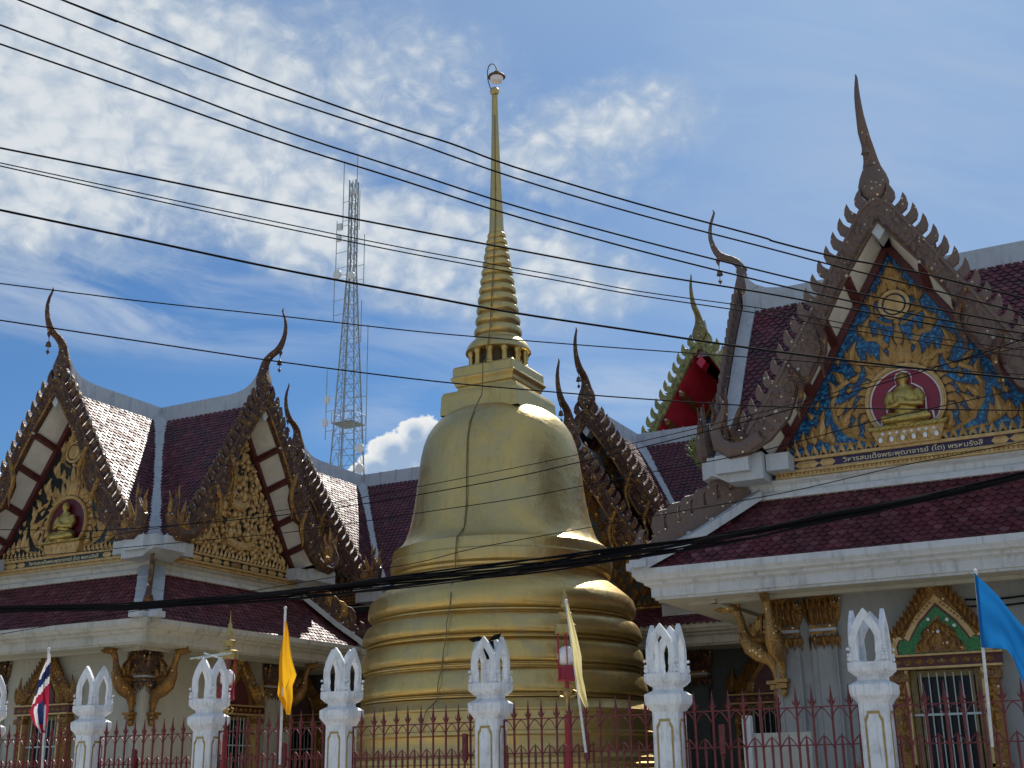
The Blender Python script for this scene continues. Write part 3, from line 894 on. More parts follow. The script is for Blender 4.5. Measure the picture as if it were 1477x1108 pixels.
def scrollwork_medallion():
    """flame scrolls around the round medallion"""
    mb = MB()
    mb.ground = 1
    for s in (1, -1):
        def K(x, z, a, L, c, h=0.055, w=0.42):
            aa = radians(a if s > 0 else 180 - a)
            mb.kanok((s * x, z), aa, L * 1.05, c * s, h * 1.3, -0.01, w * 0.98)
        def ST(pts, w0, w1):
            mb.stem([(s * x, z) for x, z in pts], w0 * 1.15, w1 * 1.1, 0.06, -0.005)
        # big C scroll beside the medallion
        ST([(0.40, 6.98), (0.75, 7.02), (1.05, 7.18), (1.22, 7.45), (1.26, 7.75), (1.14, 8.02), (0.94, 8.14)], 0.06, 0.09)
        for (x, z, a, L, c) in ((0.62, 7.03, 60, .30, 1.0), (0.88, 7.10, 80, .34, .9), (1.10, 7.28, 105, .40, .9), (1.20, 7.52, 120, .36, 1.0), (0.98, 7.2, 40, .26, 1.0),
                                (1.22, 7.85, 100, .34, -1.1), (1.05, 8.10, 80, .30, -1.3), (0.92, 8.12, 170, .24, -1.2), (0.98, 7.62, 110, .26, .9), (0.86, 7.42, 95, .26, .7)):
            K(x, z, a, L, c)
        # lower side leaves dropping towards the corner
        ST([(0.9, 6.98), (1.25, 7.02), (1.50, 7.14), (1.62, 7.36)], 0.045, 0.05)
        for (x, z, a, L, c) in ((1.30, 7.03, 70, .36, .8), (1.50, 7.12, 90, .44, .5), (1.62, 7.06, 75, .34, .7), (1.80, 7.02, 78, .30, .6), (1.96, 7.00, 80, .20, .5), (2.10, 6.99, 80, .12, .4), (1.46, 7.45, 95, .22, .6)):
            K(x, z, a, L, c)
        # S scrolls climbing to the apex
        ST([(0.42, 8.30), (0.62, 8.42), (0.80, 8.40), (0.88, 8.54)], 0.10, 0.07)
        K(0.86, 8.44, 95, .40, .7); K(0.70, 8.42, 60, .26, 1.1); K(0.55, 8.38, 100, .22, -.8); K(0.72, 8.24, 75, .26, .8)
        ST([(0.22, 8.62), (0.36, 8.82), (0.54, 8.84), (0.62, 8.96)], 0.11, 0.06)
        K(0.60, 8.88, 98, .38, .8); K(0.46, 8.84, 70, .24, 1.0); K(0.34, 8.76, 110, .24, -.8)
        # flame crown round the disc
        ST(arc(0.0, 9.36, 0.40, 0.34, -80, 35), 0.05, 0.05)
        K(0.40, 9.40, 88, .32, .5); K(0.36, 9.16, 60, .22, 1.0); K(0.28, 9.50, 100, .30, .4); K(0.17, 9.62, 95, .34, .5); K(0.09, 9.80, 92, .34, .3)
        K(0.25, 9.22, 45, .2, 1.2)
        # bouquet above the medallion
        for (x, z, a, L, c) in ((0.08, 8.28, 78, .42, .3), (0.20, 8.26, 62, .40, .6), (0.32, 8.22, 50, .34, .8), (0.10, 8.50, 80, .30, .3), (0.44, 8.14, 35, .30, .9)):
            K(x, z, a, L, c)
    mb.leaf((0, 8.62), pi / 2, 0.50, 0.16, 0, 0.07, 8, -0.01)
    mb.leaf((0, 8.30), pi / 2, 0.42, 0.22, 0, 0.08, 8, -0.01)
    mb.leaf((0, 9.62), pi / 2, 0.62, 0.20, 0, 0.07, 8, -0.01)
    mb.leaf((0, 9.02), pi / 2, 0.16, 0.12, 0, 0.06, 6, -0.01)
    # small sprigs filling what is left of the field
    rnd = random.Random(2)
    occ = set()
    R_ = 0.045
    for (x, y, z) in mb.v:
        for i in (-1, 0, 1):
            for j in (-1, 0, 1):
                occ.add((int(x / R_ + 100) + i, int(z / R_) + j))
    inside = lambda x, z: any(z <= lerp(a[1], b[1], (abs(x) - a[0]) / (b[0] - a[0])) - 0.14 for a, b in zip(PED, PED[1:]) if a[0] <= abs(x) <= b[0])
    placed = 0
    for _ in range(6000):
        x, z = rnd.uniform(0.06, 2.1), rnd.uniform(7.06, 10.1)
        if not inside(x, z) or (x * x + (z - 7.6) ** 2) < 0.9 ** 2:
            continue
        if any((int(x / R_ + 100) + i, int(z / R_) + j) in occ for i in (-1, 0, 1) for j in (-1, 0, 1)):
            continue
        L = rnd.uniform(.13, .19)
        for s in (1, -1):
            a = radians(rnd.uniform(70, 115))
            mb.kanok((s * x, z - .05), a if s > 0 else pi - a, L, s * rnd.choice((.9, -.9)), 0.045, -0.008, 0.44)
        for i in range(-2, 3):
            for j in range(-2, 4):
                occ.add((int(x / R_ + 100) + i, int(z / R_) + j))
        placed += 1
    # disc in the crown
    ring = [(0.27 * cos(2 * pi * k / 28), 9.38 + 0.27 * sin(2 * pi * k / 28)) for k in range(28)]
    rin = [(0.21 * cos(2 * pi * k / 28), 9.38 + 0.21 * sin(2 * pi * k / 28)) for k in range(28)]
    mb.ringprism(ring, rin, -0.07, 0.0)
    mb.prism([(0.175 * cos(2 * pi * k / 28), 9.38 + 0.175 * sin(2 * pi * k / 28)) for k in range(28)], -0.06, 0.0)
    # leaf border round the medallion
    n = 30
    for k in range(n):
        a = 2 * pi * k / n
        if sin(a) < -0.86:
            continue
        p = (0.665 * cos(a), 7.60 + 0.665 * sin(a))
        mb.leaf(p, a + 0.3 * (1 if cos(a) < 0 else -1), 0.21, 0.145, 0.9 * (-1 if cos(a) > 0 else 1), 0.06, 6, -0.01)
    return mb


def scrollwork_fill(seed, round_=False, box=None):
    """dense carved foliage (or rounded figures) packed into the pediment"""
    rnd = random.Random(seed)
    mb = MB()
    pts = []
    tries = 0
    inside = lambda x, z: any(z <= lerp(a[1], b[1], (abs(x) - a[0]) / (b[0] - a[0])) - 0.10 for a, b in zip(PED, PED[1:]) if a[0] <= abs(x) <= b[0])
    while len(pts) < (190 if round_ else 120) and tries < 9000:
        tries += 1
        x, z = rnd.uniform(0.0, 2.2), rnd.uniform(7.02, 10.2)
        r = rnd.uniform(0.055, 0.12) if round_ else rnd.uniform(0.12, 0.2)
        if not inside(x, z + r * 0.4):
            continue
        if any((x - a) ** 2 + (z - b) ** 2 < (0.78 * (r + c)) ** 2 for a, b, c in pts):
            continue
        if not round_ and x < 0.05:
            continue
        pts.append((x, z, r))
    mb.ground = 1
    for x, z, r in pts:
        for s in (1, -1):
            if round_:
                if rnd.random() < 0.6:
                    mb.sphere((s * x, -0.015, z), (r * .85, 0.085, r * rnd.uniform(.85, 1.25)), 9, 6)
                    mb.leaf((s * x, z + r * .5), pi / 2 + rnd.uniform(-.6, .6), r * 1.7, r * .8, rnd.uniform(-1, 1), 0.06, 5, -0.01)
                else:
                    mb.kanok((s * x, z - r), pi / 2 + rnd.uniform(-.7, .7), r * 2.6, rnd.choice((-1.2, 1.2)), 0.07, -0.01, 0.5)
            else:
                a = radians(62 + 46 * (1 - x / 2.2)) if s > 0 else radians(180 - 62 - 46 * (1 - x / 2.2))
                mb.kanok((s * x, z - r * .9), a, r * 2.9, s * 0.95, 0.06, -0.01, 0.46)
    return mb


def figure_relief_extra(mb):
    """two tiered boats with riders, as carved on the right-hand gable"""
    for (z, w, x0) in ((7.22, 0.62, 0.10), (8.22, 0.42, 0.0)):
        pts = [(x0 - w, z + .22), (x0 - w * .8, z - .02), (x0 - w * .2, z - .12), (x0 + w * .5, z - .06), (x0 + w, z + .30), (x0 + w * .75, z + .22), (x0 + w * .4, z + .10), (x0 - w * .3, z + .08)]
        mb.prism(pts, -0.13, 0.0)
        for k in range(9):
            t = k / 8
            mb.sphere((x0 - w * .75 + 1.5 * w * t, -.12, z - .03 + .10 * (2 * t - 1) ** 2), (.05, .05, .05), 7, 5)
        for dx in (-0.32, 0.22):
            x = x0 + dx * w / .5
            mb.sphere((x, -.07, z + .26), (.11, .10, .15), 9, 7)
            mb.sphere((x, -.09, z + .47), (.065, .07, .075), 9, 7)
            mb.leaf((x, z + .50), pi / 2, .20, .09, .2, .07, 6, -.06)
            mb.tube([(x + .08, -.10, z + .33), (x + .18, -.13, z + .25), (x + .10, -.15, z + .18)], .03, 6)


def seated_figure_mesh():
    """seated robed monk with folded arms, one continuous surface"""
    mb = MB()
    y = -0.10
    z0 = 7.20
    mb.sphere((0, y - .02, z0 + .30), (.20, .13, .26), 16, 12)          # belly
    mb.sphere((0, y - .02, z0 + .46), (.235, .125, .18), 16, 12)        # chest
    mb.sphere((0, y - .01, z0 + .60), (.16, .09, .08), 12, 8)
    mb.tube([(0, y - .02, z0 + .58), (0, y - .03, z0 + .74)], [.075, .065], 10)
    mb.sphere((0, y - .035, z0 + .795), (.088, .095, .115), 14, 10)     # head
    mb.sphere((0, y - .13, z0 + .785), (.016, .02, .028), 8, 6)         # nose
    for s in (1, -1):
        mb.sphere((s * .09, y - .03, z0 + .785), (.015, .022, .04), 8, 6)   # ears
        mb.tube([(s * .21, y, z0 + .56), (s * .28, y - .03, z0 + .42), (s * .26, y - .08, z0 + .30), (s * .12, y - .17, z0 + .30), (s * -.02, y - .19, z0 + .36 - s * .03)], [.075, .075, .065, .05, .04], 10)
        mb.sphere((s * .03 - .02, y - .195, z0 + .36 - s * .035), (.055, .035, .035), 10, 6)
        mb.tube([(s * .10, y - .02, z0 + .09), (s * .30, y - .08, z0 + .10), (s * .36, y - .12, z0 + .08), (s * .20, y - .19, z0 + .05), (s * -.12, y - .20, z0 + .05 - .02 * s)], [.12, .105, .085, .07, .045], 10)
    mb.tube([(-.36, y - .06, z0 + .01), (0, y - .10, z0 - .005), (.36, y - .06, z0 + .01)], [.05, .10, .05], 10)
    me = mb.mesh('tmp', M['statue'])
    o = bpy.data.objects.new('tmp', me)
    COL.objects.link(o)
    r = o.modifiers.new('r', 'REMESH')
    r.mode = 'VOXEL'
    r.voxel_size = 0.016
    sm = o.modifiers.new('s', 'SMOOTH')
    sm.factor = 0.5
    sm.iterations = 2
    dg = bpy.context.evaluated_depsgraph_get()
    me2 = bpy.data.meshes.new_from_object(o.evaluated_get(dg))
    bpy.data.objects.remove(o)
    bpy.data.meshes.remove(me)
    me2.name = 'seated_figure'
    me2.materials.clear()
    me2.materials.append(M['statue'])
    me2.polygons.foreach_set('use_smooth', [True] * len(me2.polygons))
    return me2


def medallion_mesh(field, outline):
    mb = MB()
    n = 48
    C = lambda r, k: (r * cos(2 * pi * k / n), 7.60 + r * sin(2 * pi * k / n))
    mb.mi = 0
    mb.prism([C(.60, k) for k in range(n)], -0.03, 0.0)
    mb.mi = 1
    mb.ringprism([C(.675, k) for k in range(n)], [C(.605, k) for k in range(n)], -0.10, 0.0)
    mb.ringprism([C(.645, k) for k in range(n)], [C(.622, k) for k in range(n)], -0.12, -.09)
    if outline:
        mb.mi = 2
        mb.ringprism([C(.602, k) for k in range(n)], [C(.575, k) for k in range(n)], -0.036, -0.028)
        half = [(.46, 7.17), (.44, 7.38), (.335, 7.42), (.345, 7.62), (.30, 7.80), (.19, 7.89), (.13, 7.92), (.145, 8.02), (.12, 8.11), (0, 8.16)]
        pts = half + [(-x, z) for x, z in half[::-1][1:]]
        mb.prism(pts, -0.036, -0.03)
        mb.mi = 0
        mb.prism([(x * .93, 7.17 + (z - 7.17) * .975) for x, z in pts], -0.040, -0.03)
    # footed throne under the figure
    mb.mi = 3
    mb.prism([(-.62, 7.10), (-.66, 7.17), (.66, 7.17), (.62, 7.10)], -0.24, 0.0)
    for k in range(13):
        mb.sphere((-.58 + 1.16 * k / 12, -.24, 7.135), (.045, .03, .035), 7, 5)
    mb.mi = 1
    mb.prism([(-.50, 6.84), (-.60, 7.10), (.60, 7.10), (.50, 6.84)], -0.17, 0.0)
    for k in range(7):
        mb.leaf((-.48 + .96 * k / 6, 6.86), pi / 2, .17, .12, 0, .05, 5, -.17)
    if outline:
        mb.mi = 2
        for k in range(8):
            u = -.42 + .84 * k / 7
            mb.box((u, -.178, 7.045), (.065, .012, .018))
            mb.box((u, -.178, 7.045), (.018, .014, .065))
        for k in range(6):
            mb.sphere((-.46 + .92 * k / 5, -.215, 6.93), (.035, .015, .05), 6, 5)
    return mb.mesh('medallion', [field, M['relief'], M['glasschip'], M['statue']], 40)


def text_mesh(body, width, height, m):
    cu = bpy.data.curves.new('inscription', 'FONT')
    cu.body = body
    cu.align_x = 'CENTER'
    cu.size = 0.2
    cu.extrude = 0.006
    o = bpy.data.objects.new('tmp', cu)
    COL.objects.link(o)
    dg = bpy.context.evaluated_depsgraph_get()
    me = bpy.data.meshes.new_from_object(o.evaluated_get(dg))
    bpy.data.objects.remove(o)
    xs = [v.co.x for v in me.vertices]
    k = width / max(max(xs) - min(xs), 1e-3)
    mid = (max(xs) + min(xs)) / 2
    for v in me.vertices:
        x, y, z = v.co
        v.co = ((x - mid) * k, -z - 0.080, y * k * height)
    me.name = 'inscription'
    me.materials.clear()
    me.materials.append(m)
    return me


# shared meshes
ME = {}
ME['barge'] = barge_mesh('brown', [M['barge'], M['bargegold'], M['ridge']])
ME['bargegrey'] = barge_mesh('grey', [M['bargegrey'], M['barge'], M['ridge']])
ME['bargegreen'] = barge_mesh('green', [M['green'], M['green'], M['redsoffit']], 0.18)
ME['chofa'] = chofa_mesh(M['barge'])
ME['chofagrey'] = chofa_mesh(M['bargegrey'])
ME['chofagreen'] = chofa_mesh(M['olivegold'], False)
ME['arm'] = arm_roof_mesh()
ME['ridge'] = ridge_mesh()
ME['soffit'] = soffit_mesh(M['soffit'], M['maroon'])
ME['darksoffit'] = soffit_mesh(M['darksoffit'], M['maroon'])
ME['redsoffit'] = soffit_mesh(M['redsoffit'], M['reliefdark'], 1.9, [(0.0, 10.98), (.70, 9.95), (1.15, 9.22), (1.74, 8.28), (2.2, 7.55), (2.5, 7.1)])
ME['panelblue'] = panel_mesh(M['mosaic'])
ME['panelblack'] = panel_mesh(M['black'])
ME['friezeblue'] = frieze_mesh([M['relief'], M['purple'], M['relief']])
ME['friezeblack'] = frieze_mesh([M['relief'], M['black'], M['relief']], 34)
ME['friezefull'] = frieze_mesh([M['relief'], M['black'], M['relief']], 32, True)
ME['friezebrown'] = frieze_mesh([M['reliefdark'], M['maroon'], M['reliefdark']], 30)
ME['scrollA'] = scrollwork_medallion().mesh('scrollwork', [M['relief'], M['carvebase']])
_f = scrollwork_fill(4, True)
figure_relief_extra(_f)
ME['scrollB'] = _f.mesh('figure_carving', [M['relief'], M['carvebase']], 50)
ME['scrollC'] = scrollwork_fill(9).mesh('scrollwork', [M['reliefdark'], M['carvebase']])
ME['figure'] = seated_figure_mesh()
ME['medred'] = medallion_mesh(M['red'], True)
ME['meddark'] = medallion_mesh(M['darkred'], False)
ME['text'] = text_mesh("วิหารสมเด็จพระพุฒาจารย์ (โต) พรหมรังสี", 2.30, 0.80, M['letter'])


def gable(root, loc, rz, style, dz=0.0, arm=True, armmesh=None):
    """one gable front; its own frame looks along -y, origin at the pediment plane"""
    barge, chofa, soff, panel, friez, scroll, med = style
    L = (loc[0], loc[1], loc[2] + dz)
    if arm:
        r = place('roof', armmesh or ME['arm'], root, L, rz)
        place('ridge_cap', ME['ridge'], r)
    b = place('bargeboard', ME[barge], root, L, rz)
    place('roof_finial', ME[chofa], b)
    s = place('soffit', ME[soff], root, L, rz)
    p = place('pediment', ME[panel], root, L, rz)
    if friez:
        place('frieze', ME[friez], p)
    if scroll:
        place('scrollwork' if scroll != 'scrollB' else 'figure_carving', ME[scroll], p)
    if med:
        place('medallion', ME[med], p)
        place('seated_figure', ME['figure'], p)
        place('inscription', ME['text'], p, (0, 0, 6.675 if med == 'medred' else 6.675))
    return p


ST_BLUE = ('bargegrey', 'chofagrey', 'soffit', 'panelblue', 'friezeblue', 'scrollA', 'medred')
ST_DARK = ('barge', 'chofa', 'soffit', 'panelblack', 'friezeblack', 'scrollA', 'meddark')
ST_FIG = ('barge', 'chofa', 'soffit', 'panelblack', 'friezefull', 'scrollB', None)
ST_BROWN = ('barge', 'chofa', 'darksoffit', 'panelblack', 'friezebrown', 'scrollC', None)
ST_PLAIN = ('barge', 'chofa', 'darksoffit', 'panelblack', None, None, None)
ST_GREYSIDE = ('bargegrey', 'chofagrey', 'soffit', 'panelblack', 'friezebrown', 'scrollC', None)


# ------------------------------------------------------------------ hall parts
EAVE = [(0.24, 4.97), (0.25, 4.86), (0.20, 4.80), (0.19, 4.775), (0.10, 4.74), (0.085, 4.70), (0.03, 4.68), (0.0, 4.655), (0.0, 4.50), (-0.045, 4.49), (-0.05, 4.45)]


def rect_sweep(mb, x0, x1, y0, y1, prof, closed_bottom=None):
    """profile (outward offset, z) swept round a rectangle with mitred corners"""
    rows = []
    for o, z in prof:
        rows.append([mb.add(p) for p in ((x0 - o, y0 - o, z), (x1 + o, y0 - o, z), (x1 + o, y1 + o, z), (x0 - o, y1 + o, z))])
    for a, b in zip(rows, rows[1:]):
        for k in range(4):
            j = (k + 1) % 4
            mb.face((a[k], a[j], b[j], b[k]))
    return rows


def skirt_roof(root, x0, x1, y0, y1, ix0, ix1, iy0, iy1, sides='FLRB', crest=None):
    """hipped lower roof with white hip strips and finned crests; returns the roof part"""
    z0, z1 = 5.0, 6.20
    mb = MB()
    o = 0.13
    E = [(x0 - o, y0 - o, z0), (x1 + o, y0 - o, z0), (x1 + o, y1 + o, z0), (x0 - o, y1 + o, z0)]
    I = [(ix0, iy0, z1), (ix1, iy0, z1), (ix1, iy1, z1), (ix0, iy1, z1)]

    def mid(a, b):      # slightly hollow slope
        return ((a[0] + b[0]) / 2, (a[1] + b[1]) / 2, (a[2] + b[2]) / 2 - 0.05)
    names = {'F': (0, 1), 'R': (1, 2), 'B': (2, 3), 'L': (3, 0)}
    for s in sides:
        a, b = names[s]
        tiles(mb, [I[a], mid(I[a], E[a]), E[a]], [I[b], mid(I[b], E[b]), E[b]])
    for s in 'FLRB':
        if s not in sides:
            a, b = names[s]
            mb.mi = 1
            mb.poly([I[a], I[b], E[b], E[a]])
    sk = mb.build('skirt_roof', [M['tile'], M['under']], root)
    for k in range(4):
        st = MB()
        a, b = Vector(I[k]), Vector(E[k])
        d = (b - a)
        h = Vector((d.x, d.y, 0)).normalized()
        s = Vector((-h.y, h.x, 0))
        m_ = a.lerp(b, .5) - Vector((0, 0, .05))
        for p, q in ((a - d * .03, m_), (m_, b + d * .02)):
            for sg in (1, -1):
                st.poly([p + Vector((0, 0, .16)), q + Vector((0, 0, .16)), q + s * sg * .30 + Vector((0, 0, .085)), p + s * sg * .30 + Vector((0, 0, .085))])
                st.poly([p + s * sg * .30 + Vector((0, 0, .085)), q + s * sg * .30 + Vector((0, 0, .085)), q + s * sg * .30 + Vector((0, 0, -.08)), p + s * sg * .30 + Vector((0, 0, -.08))])
        for sg in (1, -1):      # square end tile of each strip
            st.box(tuple(b + d * .01 + s * sg * .17 + Vector((0, 0, .05))), (.30, .30, .13))
        n = int((b - a).length / 0.42)
        for i in range(1, n):
            p = a.lerp(b, i / n)
            for sg in (1, -1):
                st.beam(p + s * sg * .02 + Vector((0, 0, .12)), p + s * sg * .305 + Vector((0, 0, .085)), .016, .06)
        st.build('hip_strip', M['ridge'], sk)
    if crest:
        for k in range(4):
            cr = MB()
            a, b = Vector(I[k]), Vector(E[k])
            d = (b - a).normalized()
            h = Vector((d.x, d.y, 0)).normalized()
            L = (b - a).length
            ang = math.atan2(h.y, h.x)
            cr.mx = Matrix.Translation(a) @ Matrix.Rotation(ang, 4, 'Z')
            run = math.hypot(b.x - a.x, b.y - a.y)
            sl = (b.z - a.z) / run
            zz = lambda x: sl * x - .05 * (1 - abs(2 * x / run - 1)) + 0.10
            top = run * 0.93
            cr.mi = 0
            body = [(x, zz(x) + .30) for x in (0.1, run * .3, run * .6, top - .1)] + [(top, zz(top) + .16), (top + .02, zz(top))] + [(x, zz(x)) for x in (run * .6, run * .3, 0.1)]
            cr.prism(body, -.05, .05)
            cr.tube([(x, 0, zz(x) + .30) for x in (0.1, run * .3, run * .6, top - .1)], .045, 6)
            nf = max(6, int(L / .34))
            for i in range(nf):
                x = 0.25 + (top - .5) * i / (nf - 1)
                zb = zz(x) + .28
                cr.mi = 0 if i % 2 else 1
                cr.prism([(x + .09, zb - .05), (x + .12, zb + .14), (x + .09, zb + .30), (x + .0, zb + .40), (x - .16, zb + .46), (x - .06, zb + .32), (x - .06, zb + .12), (x - .05, zb)], -.04, .04)
                cr.tube([(x + .09, 0, zb), (x + .12, 0, zb + .14), (x + .09, 0, zb + .30), (x, 0, zb + .40), (x - .14, 0, zb + .455)], [.045, .05, .05, .045, .015], 6)
            # curled nose at the foot
            cr.mi = 0
            cr.tube([(top - .1, 0, zz(top - .1) + .15), (top + .06, 0, zz(top) + .14), (top + .16, 0, zz(top) + .26), (top + .10, 0, zz(top) + .44), (top + .02, 0, zz(top) + .5)], [.12, .11, .08, .05, .01], 7)
            cr.build('hip_crest', [M[crest], M['bargegold' if crest == 'barge' else 'bargegrey']], sk)
    return sk


def leaf_ring(mb, c, half, z, n, L, w, lean, faces=(0, 1, 2, 3), up=1, h=0.05):
    """row of carved leaves on the faces of a square shaft"""
    keep = mb.mx
    for f in faces:
        R = Matrix.Translation(c) @ Matrix.Rotation(f * pi / 2, 4, 'Z') @ Matrix.Translation((0, -half, z)) @ Matrix.Rotation(lean, 4, 'X')
        mb.mx = (keep @ R) if keep is not None else R
        for k in range(n):
            u = (-1 + 2 * (k + .5) / n) * half
            mb.leaf((u, 0), up * pi / 2, L, w, 0, h, 6, -0.005)
            if n > 2:
                mb.leaf((u + half / n, -0.01), up * pi / 2, L * .8, w * .7, 0, h * .7, 5, 0.0)
    mb.mx = keep


def capital_mesh(m):
    mb = MB()
    mb.mi = 0
    mb.box((0, 0, 4.10), (.40, .40, .62))
    mb.box((0, 0, 4.40), (.48, .48, .10))
    leaf_ring(mb, (0, 0, 0), .21, 3.96, 5, .48, .11, radians(9), h=.06)
    leaf_ring(mb, (0, 0, 0), .22, 4.02, 4, .34, .10, radians(13), h=.06)
    leaf_ring(mb, (0, 0, 0), .25, 4.20, 5, .24, .09, radians(16), h=.05)
    leaf_ring(mb, (0, 0, 0), .215, 3.80, 3, .26, .12, radians(-6), up=-1, h=.05)
    leaf_ring(mb, (0, 0, 0), .22, 3.78, 4, .15, .08, radians(-5), up=-1, h=.05)
    mb.mi = 1
    mb.box((0, 0, 3.93), (.47, .47, .05))
    mb.box((0, 0, 3.83), (.47, .47, .045))
    mb.mi = 2
    mb.box((0, 0, 3.88), (.45, .45, .05))
    return mb.mesh('capital', [m, M['reliefdark'], M['ridge']])


def pilaster_mesh(m):
    mb = MB()
    mb.box((0, 0, 2.0), (.42, .42, 4.0))
    mb.box((0, 0, .35), (.62, .62, .5))
    for s in (-.15, .15):
        mb.box((s, 0, 2.2), (.025, .45, 3.0))
        mb.box((0, s, 2.2), (.45, .025, 3.0))
    return mb.mesh('pilaster', m)


def swan_mesh(m):
    """gilded bird bracket, beak towards -y, wall at y = 0"""
    mb = MB()
    pts = [(1.14, 4.36), (1.02, 4.385), (.90, 4.41), (.79, 4.40), (.71, 4.30), (.655, 4.14), (.63, 3.98), (.60, 3.84), (.50, 3.70), (.34, 3.58), (.20, 3.50), (.12, 3.40), (.09, 3.24), (.08, 3.10)]
    rad = [.012, .035, .075, .085, .08, .075, .085, .12, .165, .17, .14, .11, .075, .055]
    ell = [(1.0, 1.0)] * 2 + [(.85, 1.0)] * 12
    mb.tube([(0, -o, z) for o, z in pts], rad, 12, ell)
    # lower beak and comb
    mb.tube([(0, -1.08, 4.34), (0, -.95, 4.335), (0, -.85, 4.36)], [.008, .03, .05], 7)
    mb.prism([(-.035, 4.40), (-.045, 4.49), (.045, 4.49), (.035, 4.40)], -1.0, -.66)
    for s in (1, -1):
        mb.sphere((s * .062, -.885, 4.43), (.02, .025, .022), 8, 6)
    R = Matrix.Rotation(-pi / 2, 4, 'Z')
    # comb flames over the back, drawn in the side plane
    for x in (-.045, .045):
        mb.mx = Matrix.Translation((x, 0, 0)) @ Matrix(((0, 1 if x > 0 else -1, 0, 0), (-1, 0, 0, 0), (0, 0, 1, 0), (0, 0, 0, 1)))
        sg = 1
        mb.leaf((.80, 4.42), radians(150), .26, .12, -.5, .03, 6)
        mb.kanok((.40, 3.78), radians(95), .52, .7, .05, 0, .40)
        mb.kanok((.26, 3.70), radians(100), .44, .6, .05, 0, .40)
        for i in range(4):
            mb.leaf((.52 - .10 * i, 3.72 - .05 * i), radians(200), .24, .10, -.5, .09, 6, -.11)
        mb.leaf((.46, 3.82), radians(185), .40, .18, -.4, .10, 7, -.09)
        for i in range(3):
            mb.leaf((.20 - .05 * i, 3.50 - .07 * i), radians(215), .22, .09, .6, .06, 5, -.06)
        mb.mx = None
    # scalloped breast
    for i in range(5):
        z = 3.92 - .08 * i
        o = .72 - .015 * i * i
        for k in range(-2, 3):
            mb.sphere((k * .045, -(o - .012 * k * k) + .02, z), (.03, .02, .035), 6, 4)
    # bracket under the feet
    mb.box((0, -.12, 3.06), (.22, .26, .06))
    mb.box((0, -.10, 2.98), (.16, .20, .08))
    mb.sphere((0, -.08, 2.88), (.07, .09, .09), 8, 6)
    return mb.mesh('swan_bracket', m, 60)


ME['capital'] = capital_mesh(M['barge'])
ME['capitalbright'] = capital_mesh(M['reliefdark'])
ME['pilaster'] = pilaster_mesh(M['wall'])
ME['pilasterdark'] = pilaster_mesh(M['shadewall'])
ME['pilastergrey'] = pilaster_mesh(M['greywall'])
ME['swan'] = swan_mesh(M['reliefdark'])
ME['swanbright'] = swan_mesh(M['swan'])


